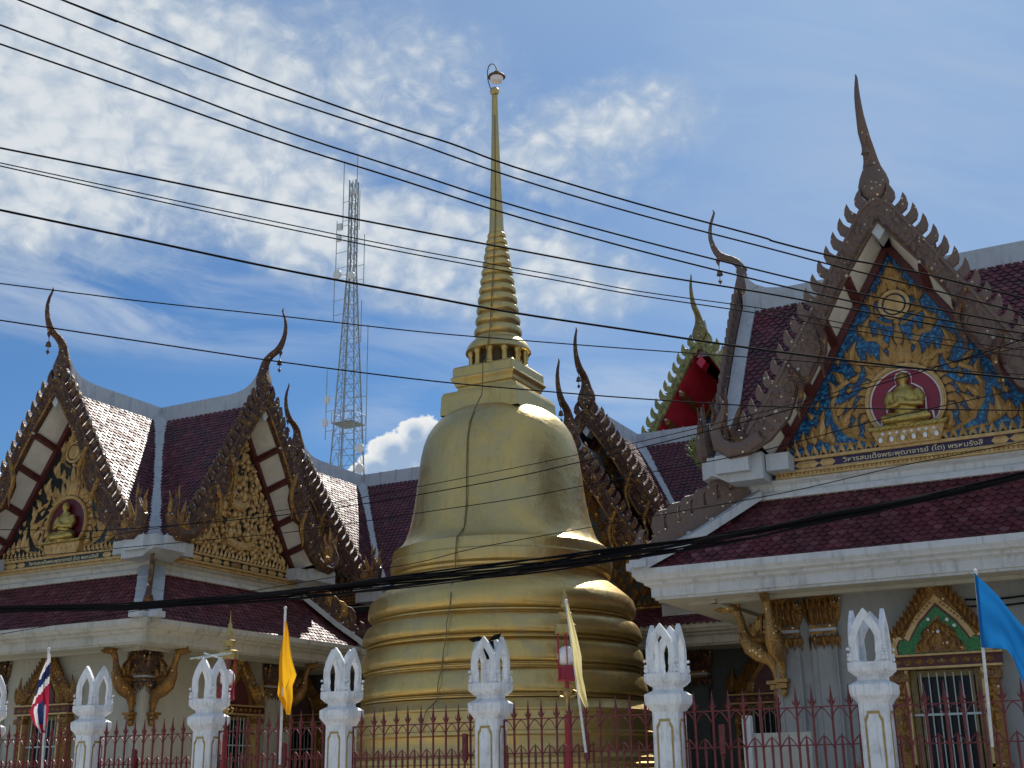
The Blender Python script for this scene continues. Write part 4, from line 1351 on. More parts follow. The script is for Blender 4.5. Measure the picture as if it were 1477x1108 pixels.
def window(root, loc, rz, kind='lobed', bright='reliefdark'):
    """gilded window; frame, arched crest, bars and dark opening as parts of the hall"""
    sill, top = 1.35, 3.12
    f = MB()
    f.mi = 0
    for s in (1, -1):
        f.box((s * .70, -.09, (sill + top) / 2), (.24, .20, top - sill))
        f.mi = 1
        f.box((s * .585, -.12, (sill + top) / 2), (.045, .24, top - sill))
        f.mi = 0
        f.box((s * .70, -.12, 3.0), (.32, .26, .12))
        f.box((s * .70, -.12, 2.70), (.28, .22, .05))
        f.box((s * .70, -.12, sill + .28), (.30, .24, .06))
        f.box((s * .70, -.12, sill + .12), (.36, .28, .10))
        for k in range(5):
            z = sill + .5 + k * .32
            f.leaf((s * .70, z), pi / 2, .26, .12, .3 * s, .05, 5, -.19)
            f.leaf((s * .70, z + .28), -pi / 2, .2, .10, .3 * s, .04, 5, -.19)
    f.mi = 1
    f.box((0, -.15, 3.345), (1.86, .34, .03))
    f.box((0, -.14, 3.145), (1.80, .30, .035))
    f.mi = 2
    f.box((0, -.11, 3.245), (1.78, .24, .17))
    f.mi = 0
    for k in range(9):
        u = -.72 + 1.44 * k / 8
        a = [f.add(p) for p in ((u - .075, -.232, 3.245), (u, -.232, 3.305), (u + .075, -.232, 3.245), (u, -.232, 3.185))]
        c = f.add((u, -.255, 3.245))
        for i in range(4):
            f.face((a[i], a[(i + 1) % 4], c))
    for k in range(15):
        f.box((-.6 + 1.2 * k / 14, -.13, 3.375), (.05, .10, .035))
    f.mi = 0
    f.box((0, -.14, sill - .08), (1.9, .34, .16))
    fr = f.build('window_frame', [M[bright], M['relief'], M['maroon']], root, loc, rz)
    # crest
    c = MB()
    if kind == 'lobed':
        half = [(.90, 3.36), (.92, 3.48), (.84, 3.66), (.72, 3.80), (.56, 3.98), (.40, 4.18), (.26, 4.38), (.12, 4.58), (.05, 4.72), (0, 4.80)]
        c.mi = 0
        c.prism(half + [(-x, z) for x, z in half[::-1][1:]], -.20, 0)
        for i in range(1, 13):
            t = i / 13
            x, z = lerp(.86, .05, t), lerp(3.60, 4.70, t) - .05 * sin(pi * t)
            for s in (1, -1):
                c.kanok((s * (x - .05), z - .16), pi / 2 + s * .06, .27, -s * .5, .06, -.20, .5)
        inner = [(.78, 3.36), (.80, 3.52), (.74, 3.64), (.62, 3.66), (.56, 3.60), (.50, 3.72), (.34, 3.96), (.14, 4.16), (0, 4.30)]
        c.mi = 1
        poly = inner + [(-x, z) for x, z in inner[::-1][1:]]
        c.prism(poly, -.245, -.19)
        c.mi = 0
        for i in range(9):
            t = (i + .5) / 9
            for s in (1, -1):
                c.box((s * lerp(.50, .06, t), -.248, lerp(3.76, 4.19, t)), (.03, .02, .03))
        c.mi = 2
        c.prism([(x * .86, 3.36 + (z - 3.36) * .86) for x, z in poly], -.252, -.2)
        c.mi = 3
        c.prism([(x * .82, 3.36 + (z - 3.36) * .80) for x, z in poly], -.258, -.2)
        c.mi = 0
        half = [(.40, 3.38), (.38, 3.48), (.30, 3.54), (.28, 3.64), (.18, 3.70), (.16, 3.80), (.07, 3.86), (0, 3.96)]
        c.prism(half + [(-x, z) for x, z in half[::-1][1:]], -.285, -.2)
        for (x, z, L) in ((.12, 3.42, .30), (.30, 3.40, .24), (.08, 3.66, .26), (.22, 3.60, .2)):
            for s in (1, -1):
                c.kanok((s * x, z), pi / 2, L, s * 1.0, .05, -.285, .5)
        c.mi = 4
        for (x, z) in ((-.13, 3.90), (.16, 3.88), (0, 3.70), (.26, 3.78), (0, 4.55)):
            c.sphere((x, -.30, z), .03, 7, 5)
    else:
        half = [(.80, 3.36), (.78, 3.50), (.62, 3.68), (.46, 3.92), (.30, 4.18), (.14, 4.44), (0, 4.66)]
        c.mi = 0
        c.prism(half + [(-x, z) for x, z in half[::-1][1:]], -.16, 0)
        for i in range(10):
            t = i / 10
            for s in (1, -1):
                c.kanok((s * lerp(.74, .05, t), lerp(3.36, 4.36, t)), pi / 2 + s * .04, lerp(.40, .28, t), -s * .4, .06, -.16, .42)
                c.kanok((s * lerp(.60, .04, t), lerp(3.40, 4.25, t)), pi / 2, .28, -s * .8, .06, -.18, .45)
        for s in (1, -1):
            c.leaf((s * .86, 3.40), pi / 2 - s * .05, .62, .22, s * .3, .07, 7, -.15)
            c.leaf((s * .92, 3.40), pi / 2 - s * .35, .40, .16, s * .5, .06, 7, -.14)
        c.leaf((0, 4.3), pi / 2, .55, .22, 0, .08, 7, -.17)
        c.mi = 2
        c.prism([(.34, 3.36), (.30, 3.62), (.16, 3.84), (0, 4.02), (-.16, 3.84), (-.30, 3.62), (-.34, 3.36)], -.185, -.1)
    c.build('window_crest', [M[bright], M['relief'], M['maroon'], M['greenglass'], M['glasschip']], fr)
    p = MB()
    p.box((0, -.02, (sill + top) / 2), (1.16, .03, top - sill))
    p.build('window_pane', M['dark'], fr)
    s_ = MB()
    for s in (1, -1):
        s_.box((s * .50, -.06, (sill + top) / 2), (.10, .05, top - sill))
        s_.box((s * .40, -.075, (sill + top) / 2), (.05, .07, top - sill - .06))
    s_.box((0, -.05, top - .06), (1.1, .05, .10))
    s_.build('shutter', M['timber'], fr)
    b = MB()
    for k in range(7):
        u = -.38 + .76 * k / 6
        b.tube([(u, -.12, sill), (u, -.12, top - .05)], .011, 6)
    b.box((0, -.12, 2.42), (1.08, .02, .035))
    b.box((0, -.12, sill + .1), (1.08, .02, .035))
    b.build('window_bars', M['bar'], fr)
    return fr


def pavilion(name, label, cx, cy, ox0, ox1, oy0, oy1, gables, crest, wallm, capm, swanm, wins, pils, swans, grey=False):
    root = thing(name, label, 'temple hall', (cx, cy, 0))
    # walls
    mb = MB()
    mb.box((0, 0, 2.25), (5.20, 5.20, 4.49))
    mb.box((0, 0, 5.4), (5.15, 5.15, 1.7))
    mb.box((0, 0, .3), (5.5, 5.5, .6))
    mb.build('wall', M[wallm], root)
    # upper roof
    for gx, gy, rz, style in gables:
        gable(root, (gx, gy, 0), rz, style)
    v = None
    for q in ((1, -1), (-1, -1), (1, 1), (-1, 1)):
        place('valley_gutter', valley_mesh(q), root)
    # cornice ledge under the gables
    c = MB()
    rect_sweep(c, -2.85, 2.85, -2.85, 2.85, [(-.35, 6.56), (.0, 6.52), (.06, 6.49), (.06, 6.45), (-.02, 6.40), (-.03, 6.30), (.05, 6.27), (.08, 6.20), (.08, 6.16), (-.25, 6.10)])
    c.build('cornice', M['eave' if not grey else 'white'], root)
    # corner blocks carrying the bargeboard feet
    for sx in (1, -1):
        for sy in (1, -1):
            b = MB()
            b.prism([(sx * 2.42, 6.92), (sx * 3.42, 6.92), (sx * 3.42, 6.62), (sx * 3.25, 6.56), (sx * 3.05, 6.44), (sx * 2.42, 6.44)], sy * 2.42, sy * 3.42)
            b.prism([(sx * 3.42, 6.90), (sx * 3.58, 6.90), (sx * 3.58, 6.58), (sx * 3.42, 6.62)], sy * 2.62, sy * 3.22)
            b.prism([(sx * 2.62, 6.90), (sx * 3.22, 6.90), (sx * 3.22, 6.58), (sx * 2.62, 6.58)], sy * 3.42, sy * 3.58)
            b.box((sx * 2.20, sy * 3.06, 6.74), (.40, .42, .30))
            b.box((sx * 3.06, sy * 2.20, 6.74), (.42, .40, .30))
            b.build('corner_block', M['ridge'], root)
    sk = skirt_roof(root, ox0 - cx, ox1 - cx, oy0 - cy, oy1 - cy, -2.8, 2.8, -2.8, 2.8, 'FLRB', crest)
    e = MB()
    rows = rect_sweep(e, ox0 - cx, ox1 - cx, oy0 - cy, oy1 - cy, EAVE)
    e.build('eave', M['eave' if not grey else 'white'], root)
    s = MB()
    s.poly([(ox0 - cx + .04, oy0 - cy + .04, 4.452), (ox1 - cx - .04, oy0 - cy + .04, 4.452), (ox1 - cx - .04, oy1 - cy - .04, 4.452), (ox0 - cx + .04, oy1 - cy - .04, 4.452)])
    X0, X1, Y0, Y1 = ox0 - cx, ox1 - cx, oy0 - cy, oy1 - cy
    for sx, xe in ((-1, X0), (1, X1)):     # shallow soffit beams
        s.box((lerp(xe, sx * 2.6, .5), 0, 4.42), (.12, Y1 - Y0 - 1.0, .06))
    for sy, ye in ((-1, Y0), (1, Y1)):
        s.box((0, lerp(ye, sy * 2.6, .5), 4.42), (X1 - X0 - 1.0, .12, .06))
    s.build('eave_soffit', M['wall'], root)
    for lx, ly in pils:
        p = place('pilaster', ME['pilastergrey' if grey else 'pilaster'], root, (lx, ly, 0))
        place('capital', ME[capm], p)
    for lx, ly, rz in swans:
        place('swan_bracket', ME[swanm], root, (lx, ly, 0), rz)
    for (lx, ly, rz, kind, br) in wins:
        window(root, (lx, ly, 0), rz, kind, br)
    return root


H = pi / 2
CXA, CXF, CY = -23.05, -3.27, 23.8
A = pavilion('temple_hall', 'cream temple hall with brown gilded gables and black carved pediments, at the left edge', CXA, CY, -26.8, -19.35, 20.0, 27.9,
             [(0, -2.8, 0, ST_DARK), (2.8, 0, H, ST_FIG), (-2.8, 0, -H, ST_PLAIN), (0, 2.8, pi, ST_PLAIN)],
             'barge', 'wall', 'capital', 'swan',
             [(-.30, -2.60, 0, 'spiky', 'reliefdark'), (2.60, .52, H, 'spiky', 'bargegold')],
             [(2.46, -2.46), (-2.0, -2.46), (2.46, 1.85), (2.46, 2.46)],
             [(2.42, -2.66, 0), (2.66, -2.42, H), (2.42, 2.66, pi), (2.66, 2.42, H)])
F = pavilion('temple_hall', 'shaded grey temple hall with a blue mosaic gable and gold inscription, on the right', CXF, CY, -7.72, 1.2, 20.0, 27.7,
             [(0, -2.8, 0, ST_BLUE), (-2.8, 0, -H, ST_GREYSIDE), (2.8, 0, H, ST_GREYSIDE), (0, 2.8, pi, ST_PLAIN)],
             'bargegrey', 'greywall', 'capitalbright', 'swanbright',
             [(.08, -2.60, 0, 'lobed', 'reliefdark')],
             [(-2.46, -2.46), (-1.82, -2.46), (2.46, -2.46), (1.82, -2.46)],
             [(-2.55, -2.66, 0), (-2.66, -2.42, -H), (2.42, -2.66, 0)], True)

# ------------------------------------------------------------------ long hall behind the stupa
def long_hall():
    X0, X1, YR = -30.0, 3.5, 33.0
    root = thing('temple_hall', 'long maroon-roofed hall behind the gold stupa, with two forward gables', 'temple hall', (-13.0, YR, 0))
    w = MB()
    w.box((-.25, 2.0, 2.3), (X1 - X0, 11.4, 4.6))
    w.build('wall', M['shadewall'], root)
    cs = (-22.85, -13.0, -3.2)
    # main slopes, broken by the forward gables
    mb = MB()
    f = [(X0, cs[0]), (cs[0], cs[1]), (cs[1], cs[2]), (cs[2], X1)]
    for i, (a, b) in enumerate(f):
        Lp = [(a + 13.0 + (u if i else 0), -u, z) for u, z in ROOF]
        Rp = [(b + 13.0 - (u if i < 3 else 0), -u, z) for u, z in ROOF]
        tiles(mb, Lp, Rp)
    mb.mi = 1
    for a, b in zip(ROOF, ROOF[1:]):
        mb.poly([(X0 + 13, a[0], a[1]), (X0 + 13, b[0], b[1]), (X1 + 13, b[0], b[1]), (X1 + 13, a[0], a[1])])
    r = mb.build('roof', [M['tile'], M['under']], root)
    rc = MB()
    A_ = [(-.2, 10.72), (-.15, 11.2), (.15, 11.2), (.2, 10.72)]
    for p, q in zip(A_, A_[1:]):
        rc.poly([(X0 + 13, p[0], p[1]), (X1 + 13, p[0], p[1]), (X1 + 13, q[0], q[1]), (X0 + 13, q[0], q[1])])
    k = X0 + 13.6
    while k < X1 + 13:
        rc.box((k, 0, 10.985), (.018, .385, .46))
        k += .62
    rc.build('ridge_cap', M['ridge'], r)
    flat = arm_roof_mesh(1.25)
    for cx in cs:
        x = cx + 13.0
        gable(root, (x, -2.8, 0), 0, ST_BROWN if cx != cs[2] else ST_PLAIN)
        for q in ((1, -1), (-1, -1)):
            place('valley_gutter', valley_mesh(q), root, (x, 0, 0))
        if cx == cs[1]:
            gable(root, (x, -4.0, 0), 0, ST_BROWN, -1.27, True, flat)
    # lower roof between the two pavilions
    sk = MB()
    tiles(sk, [(-17 + .0, -2.9, 6.2), (-17, -4.0, 5.5), (-17, -5.15, 4.97)], [(16, -2.9, 6.2), (16, -4.0, 5.5), (16, -5.15, 4.97)])
    sk.build('skirt_roof', [M['tile'], M['under']], root)
    e = MB()
    rect_sweep(e, -17, 16, -4.95, 8, EAVE)
    e.build('eave', M['eave'], root)
    s = MB()
    s.poly([(-17, -4.9, 4.452), (16, -4.9, 4.452), (16, 8, 4.452), (-17, 8, 4.452)])
    s.build('eave_soffit', M['wall'], root)
    c = MB()
    c.box((0, -4.05, 5.22), (4.9, .5, .10))
    c.box((0, -4.0, 5.10), (4.7, .45, .16))
    c.build('cornice', M['eave'], root)
    for sx in (1, -1):
        for (x, y, z) in ((sx * 2.75, -4.2, 5.45), (sx * 2.75, -3.0, 6.67), (cs[0] + 13 + sx * 2.8, -3.1, 6.67)):
            c = MB()
            c.box((x, y, z), (.9, .85, .45))
            c.box((x, y - .04, z + .14), (1.0, .9, .10))
            c.build('corner_block', M['ridge'], root)
    for x in (-10.1, -16.2):
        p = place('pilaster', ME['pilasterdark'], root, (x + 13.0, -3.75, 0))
        place('capital', ME['capital'], p)
    for x in (-8.45, -22.05):
        window(root, (x + 13.0, -3.72, 0), 0, 'spiky', 'reliefdark')
    return root


long_hall()


def far_temple():
    root = thing('temple', 'distant temple gable with red underside and green-gold edge, above the rear roof', 'temple', (-12.85, 41.8, 1.66))
    root.scale = (1.3, 1.3, 1.3)
    r = place('roof', arm_roof_mesh(6.0, -1.85), root)
    place('ridge_cap', ridge_mesh(6.0, -1.8), r)
    b = place('bargeboard', ME['bargegreen'], root, (0, -1.18, 0))
    f = place('roof_finial', ME['chofagreen'], b, (0, -.15, 11.1 * .18))
    f.scale = (.82, .82, .82)
    place('soffit', ME['redsoffit'], root)
    p = place('pediment', ME['panelblue'], root)
    place('frieze', ME['friezebrown'], p)
    place('scrollwork', ME['scrollC'], p)
    w = MB()
    w.box((0, 2.6, 2.75), (5.0, 5.0, 7.4))
    w.build('wall', M['white'], root)
    return root


far_temple()


# ------------------------------------------------------------------ stupa
def stupa():
    root = thing('stupa', 'tall gold bell-shaped stupa with a ringed spire, in the middle of the courtyard', 'stupa', (-12.68, 23.8, 0))
    C = (0, 0, 0)
    N = 96

    def torus(r0, z0, r1, z1, bulge, n=12):
        """rounded moulding from (r0,z0) up to (r1,z1)"""
        pr = [(r0 - .045, z0 - .085), (r0 + .02, z0 - .075), (r0 + .025, z0 - .05), (r0 + .01, z0 - .04), (r0 - .05, z0 - .03), (r0 - .05, z0 - .012)]
        for k in range(n + 1):
            t = k / n
            a = lerp(-80, 86, t)
            cz = lerp(z0, z1, .36)
            rr = (z1 - z0)
            x = lerp(r0, r1, t) + bulge * cos(radians(a)) ** .8
            z = cz + (rr * .64 if a > 0 else rr * .36) * sin(radians(a))
            pr.append((x, z))
        return pr
    b = MB()
    prof = [(3.75, 0), (3.75, .9), (3.6, 1.0), (3.45, 1.05), (3.42, 1.66), (3.36, 1.72), (3.36, 1.80), (3.28, 1.83), (3.27, 1.92), (3.20, 1.96), (3.15, 2.04), (3.12, 2.18), (3.15, 2.32), (3.20, 2.35), (3.20, 2.41), (3.165, 2.43),
            (3.165, 2.78), (3.19, 2.80), (3.19, 2.835), (3.17, 2.85), (3.03, 3.02)]
    b.lathe(prof, N)
    b.build('drum', M['stupa'], root, smooth=38)
    m = MB()
    pr = [(3.02, 3.015)]
    pr += torus(3.00, 3.12, 2.89, 3.60, .14)
    pr += torus(2.96, 3.71, 2.85, 4.16, .135)
    pr += torus(2.90, 4.26, 2.76, 4.68, .175)
    pr += [(2.76, 4.72), (2.80, 4.725), (2.80, 4.755), (2.77, 4.76), (2.87, 4.80), (2.905, 4.86), (2.90, 5.0), (2.86, 5.14), (2.80, 5.20), (2.62, 5.36), (2.44, 5.50), (2.36, 5.56)]
    m.lathe(pr, N)
    m.build('ring_moulding', M['stupa'], root, smooth=38)
    f = MB()
    pr = [(2.34, 5.55), (2.33, 5.66), (2.40, 5.69), (2.41, 5.74), (2.37, 5.76), (2.42, 5.80), (2.44, 5.90), (2.44, 6.02), (2.41, 6.05), (2.40, 6.10), (2.41, 6.17), (2.385, 6.27),
          (2.30, 6.33), (2.20, 6.42), (2.12, 6.55), (2.05, 6.74), (1.985, 7.0), (1.92, 7.35), (1.875, 7.7), (1.83, 8.1), (1.785, 8.45), (1.73, 8.70), (1.65, 8.92), (1.53, 9.12), (1.37, 9.30), (1.17, 9.44), (.9, 9.53), (.6, 9.56)]
    f.lathe(pr, N)
    f.build('bell', M['stupa'], root, smooth=32)
    t = MB()
    q = [(.99, 9.36), (.97, 9.80), (.93, 9.90), (.76, 9.96), (.70, 9.98), (.70, 10.05), (.74, 10.08), (.76, 10.16), (.82, 10.24), (.82, 10.28), (.78, 10.30), (.78, 10.50), (.74, 10.55), (.3, 10.56)]
    rows = [[t.add((sx * h, sy * h, z)) for sx, sy in ((-1, -1), (1, -1), (1, 1), (-1, 1))] for h, z in q]
    for a, c in zip(rows, rows[1:]):
        for k in range(4):
            j = (k + 1) % 4
            t.face((a[k], a[j], c[j], c[k]))
    t.face(rows[-1])
    th = t.build('square_throne', M['stupa'], root)
    bv = th.modifiers.new('bevel', 'BEVEL')
    bv.width = .012
    bv.segments = 2
    bv.limit_method = 'ANGLE'
    c = MB()
    c.lathe([(.50, 10.55), (.50, 10.95)], 32)
    c.build('inner_drum', M['stupadark'], root, smooth=True)
    col = MB()
    col.lathe([(.085, 10.55), (.085, 10.60), (.066, 10.62), (.062, 10.84), (.072, 10.86), (.088, 10.90), (.088, 10.95)], 14)
    cm = col.mesh('column', M['stupa'], 40)
    for k in range(12):
        a = 2 * pi * (k + .35) / 12
        place('column', cm, root, (.64 * cos(a), .64 * sin(a), 0), a)
    d = MB()
    d.lathe([(.50, 10.945), (.745, 10.95), (.765, 10.97), (.75, 11.05), (.69, 11.16), (.60, 11.25), (.55, 11.28), (.54, 11.33), (.50, 11.36)], 64)
    d.build('cap_disc', M['stupa'], root, smooth=45)
    r = MB()
    z = 11.34
    pr = [(.44, z)]
    n = 12
    for k in range(n):
        R = lerp(.565, .225, k / (n - 1))
        h = lerp(.285, .165, k / (n - 1))
        core = R * .80
        for j in range(7):
            a = -75 + 150 * j / 6
            pr.append((core + (R - core) * cos(radians(a)), z + h * .5 + h * .46 * sin(radians(a))))
        z += h
    pr.append((.19, z))
    r.lathe(pr, 56)
    r.build('ringed_spire', M['stupa'], root, smooth=50)
    s = MB()
    s.lathe([(.16, z - .01), (.185, z + .04), (.175, z + .12), (.165, z + .5), (.135, z + 1.3), (.105, z + 2.2), (.085, z + 3.0), (.075, 17.80), (.02, 17.82)], 28)
    s.build('spire', M['stupa'], root, smooth=50)
    o = MB()
    o.sphere((0, 0, 17.93), .118, 16, 12)
    o.build('orb', M['stupa'], root, smooth=True)
    # old lightning cable pinned down the face
    k = MB()
    vd = Vector((.445, -.895, 0))
    sd_ = Vector((.895, .445, 0))

    def on(r, off, zz):
        x = off
        y = math.sqrt(max(r * r - x * x, 0.0001))
        return sd_ * x + vd * (y + .015) + Vector((0, 0, zz))
    pts = [on(.09, .0, 17.2), on(.18, -.01, 14.6)]
    zz = z
    for i in range(24):
        t_ = i / 23
        pts.append(on(lerp(.26, .58, t_) + .02, lerp(-.03, -.16, t_), lerp(z - .05, 11.45, t_)))
    pts += [on(.78, -.20, 11.05), on(.80, -.25, 10.6), on(1.08, -.32, 10.4), on(1.05, -.33, 9.98), on(1.30, -.34, 9.6), on(1.48, -.50, 9.22), on(1.70, -.60, 8.85), on(1.80, -.645, 8.45), on(1.90, -.66, 7.7), on(2.0, -.66, 7.0), on(2.14, -.70, 6.5), on(2.42, -.84, 6.25), on(2.47, -.86, 5.9), on(2.44, -.87, 5.6)]
    k.tube(pts, .014, 6)
    pts = [on(2.66, -.90, 5.34), on(2.92, -.93, 5.0), on(2.90, -.95, 4.75), on(3.10, -1.0, 4.42), on(2.98, -1.01, 4.2), on(3.12, -1.06, 3.9), on(2.98, -1.1, 3.65), on(3.16, -1.16, 3.3), on(3.05, -1.2, 3.0), on(3.20, -1.4, 2.8), on(3.2, -1.5, 2.4)]
    k.tube(pts, .010, 5)
    k.build('pinned_cable', M['oldcable'], root)
    # street lamp hooked over the tip
    L = MB()
    hook = [(-.03, 0, 17.86), (-.11, 0, 18.05), (-.165, 0, 18.28), (-.175, 0, 18.5), (-.14, 0, 18.66), (-.07, 0, 18.73), (.0, 0, 18.71), (.045, 0, 18.62), (.06, 0, 18.50)]
    L.tube([sd_ * p[0] + Vector((0, 0, p[2])) for p in hook], .014, 6)
    lc = sd_ * .055
    L.lathe([(.03, 18.52), (.07, 18.49), (.075, 18.44), (.12, 18.41), (.21, 18.37), (.225, 18.34), (.20, 18.32), (.05, 18.33)], 20, tuple(lc))
    lamp = L.build('tip_lamp', M['stupadark'], root, smooth=45)
    g = MB()
    g.lathe([(.17, 18.335), (.165, 18.28), (.13, 18.21), (.05, 18.18), (.0, 18.178)], 18, tuple(lc))
    g.build('lamp_glass', M['globe'], lamp, smooth=True)
    return root


stupa()


# ------------------------------------------------------------------ lattice mast
def mast():
    bx, by = -60.3, 85.0
    root = thing('radio_mast', 'tall grey lattice radio mast with dishes and whip aerials, far behind the roofs', 'radio mast', (bx, by, 0))
    Ht = 56.2
    hw = lambda z: lerp(2.25, .31, min(1, z / 46.0)) if z < 46 else .31
    leg = MB()
    rot = Matrix.Rotation(radians(12), 4, 'Z')
    cor = [(-1, -1), (1, -1), (1, 1), (-1, 1)]
    P_ = lambda k, z: rot @ Vector((cor[k % 4][0] * hw(z), cor[k % 4][1] * hw(z), z))
    for k in range(4):
        for z in (0, 23):
            pass
        leg.tube([P_(k, 0), P_(k, 20), P_(k, 46), P_(k, Ht - 1.4)], .075, 6)
    leg.build('mast_leg', M['steel'], root)
    br = MB()
    z = 0.5
    while z < Ht - 2:
        h = max(1.25, hw(z) * 1.35)
        z2 = min(z + h, Ht - 1.5)
        for k in range(4):
            br.tube([P_(k, z), P_(k + 1, z)], 0.028, 4)
            m_ = (P_(k, z2) + P_(k + 1, z2)) / 2
            br.tube([P_(k, z), m_], .028, 4)
            br.tube([P_(k + 1, z), m_], .028, 4)
        z = z2
    br.build('cross_bracing', M['steel'], root)
    ld = MB()
    for x in (-.2, .2):
        ld.tube([(x + .3, -hw(0), 0), (x + .1, -.6, 46), (x + .1, -.6, Ht - 1.5)], .03, 4)
    for i in range(120):
        zz = i * .45
        y = -lerp(hw(0), .6, min(1, zz / 46))
        x = lerp(.3, .1, min(1, zz / 46))
        ld.tube([(x - .2, y, zz), (x + .2, y, zz)], .018, 4)
    ld.build('ladder', M['steel'], root)
    for zz in (31.2,):
        pf = MB()
        h = hw(zz) + .12
        pf.box((0, 0, zz), (2 * h, 2 * h, .08))
        for k in range(4):
            a, b = cor[k], cor[(k + 1) % 4]
            pf.tube([(a[0] * h, a[1] * h, zz + .9), (b[0] * h, b[1] * h, zz + .9)], .03, 4)
            pf.tube([(a[0] * h, a[1] * h, zz), (a[0] * h, a[1] * h, zz + .9)], .03, 4)
        pf.build('platform', M['steel'], root)
    for (x, y, z0, z1) in ((-.95, -.3, 50.0, 56.8), (.9, -.3, 49.5, 53.5), (-1.7, -.3, 41.0, 46.0), (1.35, -.3, 38.5, 42.5), (-2.2, -.3, 30.0, 36.5), (2.1, -.3, 29.0, 40.0), (-1.6, -.3, 45.5, 51.0), (1.45, -.2, 44.0, 49.0), (.35, 0, 54.5, 57.6)):
        w = MB()
        w.tube([(x, y, z0), (x, y, z1)], .04, 5)
        for zz in (lerp(z0, z1, .12), lerp(z0, z1, .4)):
            w.tube([(x, y, zz), (math.copysign(hw(zz), x), y, zz)], .03, 4)
        w.build('whip_aerial', M['steel'], root)
    for (x, z, r) in ((-1.0, 45.3, .42), (.55, 44.9, .34), (1.9, 28.6, .40), (1.9, 26.8, .40)):
        d = MB()
        d.mx = Matrix.Translation((x, -.75, z)) @ Matrix.Rotation(radians(90), 4, 'X')
        d.lathe([(.0, -.12), (r * .6, -.10), (r, .02), (r, .20), (0, .22)], 18)
        d.mx = None
        d.tube([(x, -.7, z), (math.copysign(hw(z), x) * .9, -.4, z)], .05, 5)
        d.build('dish', M['dish'], root, smooth=40)
    for (x, z) in ((-2.1, 33.7), (-2.25, 31.6), (-1.35, 49.2), (-1.25, 50.3), (.25, 53.6)):
        d = MB()
        d.box((x, -.3, z), (.42, .3, .62))
        d.tube([(x, -.3, z), (math.copysign(hw(z), x), -.3, z)], .04, 4)
        d.build('panel_aerial', M['dish'], root)


mast()

# ------------------------------------------------------------------ fence
FY = 14.0
PX = [-16.78, -14.50, -12.22, -9.93, -7.65, -5.27, -2.88, -0.5]
PL = ['white fence pillar with an open arched lantern, cut by the left edge of the photo',
      'white fence pillar with an open arched lantern, just right of the red-white-blue flag',
      'white fence pillar under the left red street lamp, stray wires over its open lantern',
      'white fence pillar with an open arched lantern, overlapping the left edge of the gold stupa',
      'white fence pillar before the middle of the gold stupa, black scrap caught on its lantern',
      'white fence pillar at the right edge of the gold stupa, before the right hall eave corner',
      'weathered white fence pillar beside the gilded window, nearest to the blue flag',
      'white fence pillar just outside the right edge of the photo']


def chamf(h, c):
    return [(-h + c, -h), (h - c, -h), (h, -h + c), (h, h - c), (h - c, h), (-h + c, h), (-h, h - c), (-h, -h + c)]


def stack(mb, levels):
    rows = [[mb.add((x, y, z)) for x, y in chamf(h, c)] for h, c, z in levels]
    for a, b in zip(rows, rows[1:]):
        for k in range(8):
            j = (k + 1) % 8
            mb.face((a[k], a[j], b[j], b[k]))
    mb.face(rows[0][::-1])
    mb.face(rows[-1])


def pillar_meshes():
    s = MB()
    stack(s, [(.25, .03, .13), (.25, .03, .55), (.160, .03, .62), (.160, .03, 2.30)])
    for f in range(4):
        s.mx = Matrix.Rotation(f * pi / 2, 4, 'Z')
        s.mi = 1
        o = [(-.100, .8), (.100, .8), (.100, 2.12), (.068, 2.17), (.068, 2.20), (-.068, 2.20), (-.068, 2.17), (-.100, 2.12)]
        i = [(x * .80, .82 if z < 1 else z - .028) for x, z in o]
        s.ringprism(o, i, -.168, -.155)
        s.mi = 2
        s.prism([(x * .98, z) for x, z in i], -.163, -.155)
        s.mi = 0
    s.mx = None
    c = MB()
    stack(c, [(.160, .03, 2.28), (.185, .035, 2.32), (.222, .045, 2.365), (.230, .045, 2.40), (.230, .045, 2.475), (.195, .04, 2.50), (.150, .035, 2.525), (.147, .035, 2.56), (.180, .035, 2.585), (.218, .04, 2.625), (.223, .04, 2.64), (.223, .04, 2.715)])
    a = MB()
    out = [(-.085, 0), (-.20, 0), (-.232, .03), (-.225, .075), (-.19, .10), (-.205, .20), (-.20, .30), (-.155, .41), (-.075, .52), (0, .60)]
    inn = [(-.080, .001), (-.105, .03), (-.112, .08), (-.105, .12), (-.115, .20), (-.115, .28), (-.088, .345), (-.05, .40), (-.02, .44), (0, .465)]
    for f in range(4):
        a.mx = Matrix.Rotation(f * pi / 2, 4, 'Z') @ Matrix.Translation((0, -.168, 2.715)) @ Matrix.Diagonal((.86, 1, .97, 1))
        for s_ in (1, -1):
            n = len(out)
            R = [[a.add((x * s_, y, z)) for x, z in pts] for pts, y in ((out, -.022), (inn, -.022), (inn, .022), (out, .022))]
            for k in range(n - 1):
                for p in range(4):
                    q = (p + 1) % 4
                    a.face((R[p][k], R[p][k + 1], R[q][k + 1], R[q][k]))
            a.face([R[p][0] for p in range(4)])
            for (bx, bz, r) in ((-.205, .04, .030), (-.198, .085, .022), (-.222, .15, .018)):
                a.sphere((bx * s_, -.035, bz), (r, .02, r), 7, 5)
    a.mx = None
    return s.mesh('shaft', [M['pillar'], M['ochreline'], M['pillar']]), c.mesh('capital', M['pillar']), a.mesh('arched_lantern', M['pillar'])


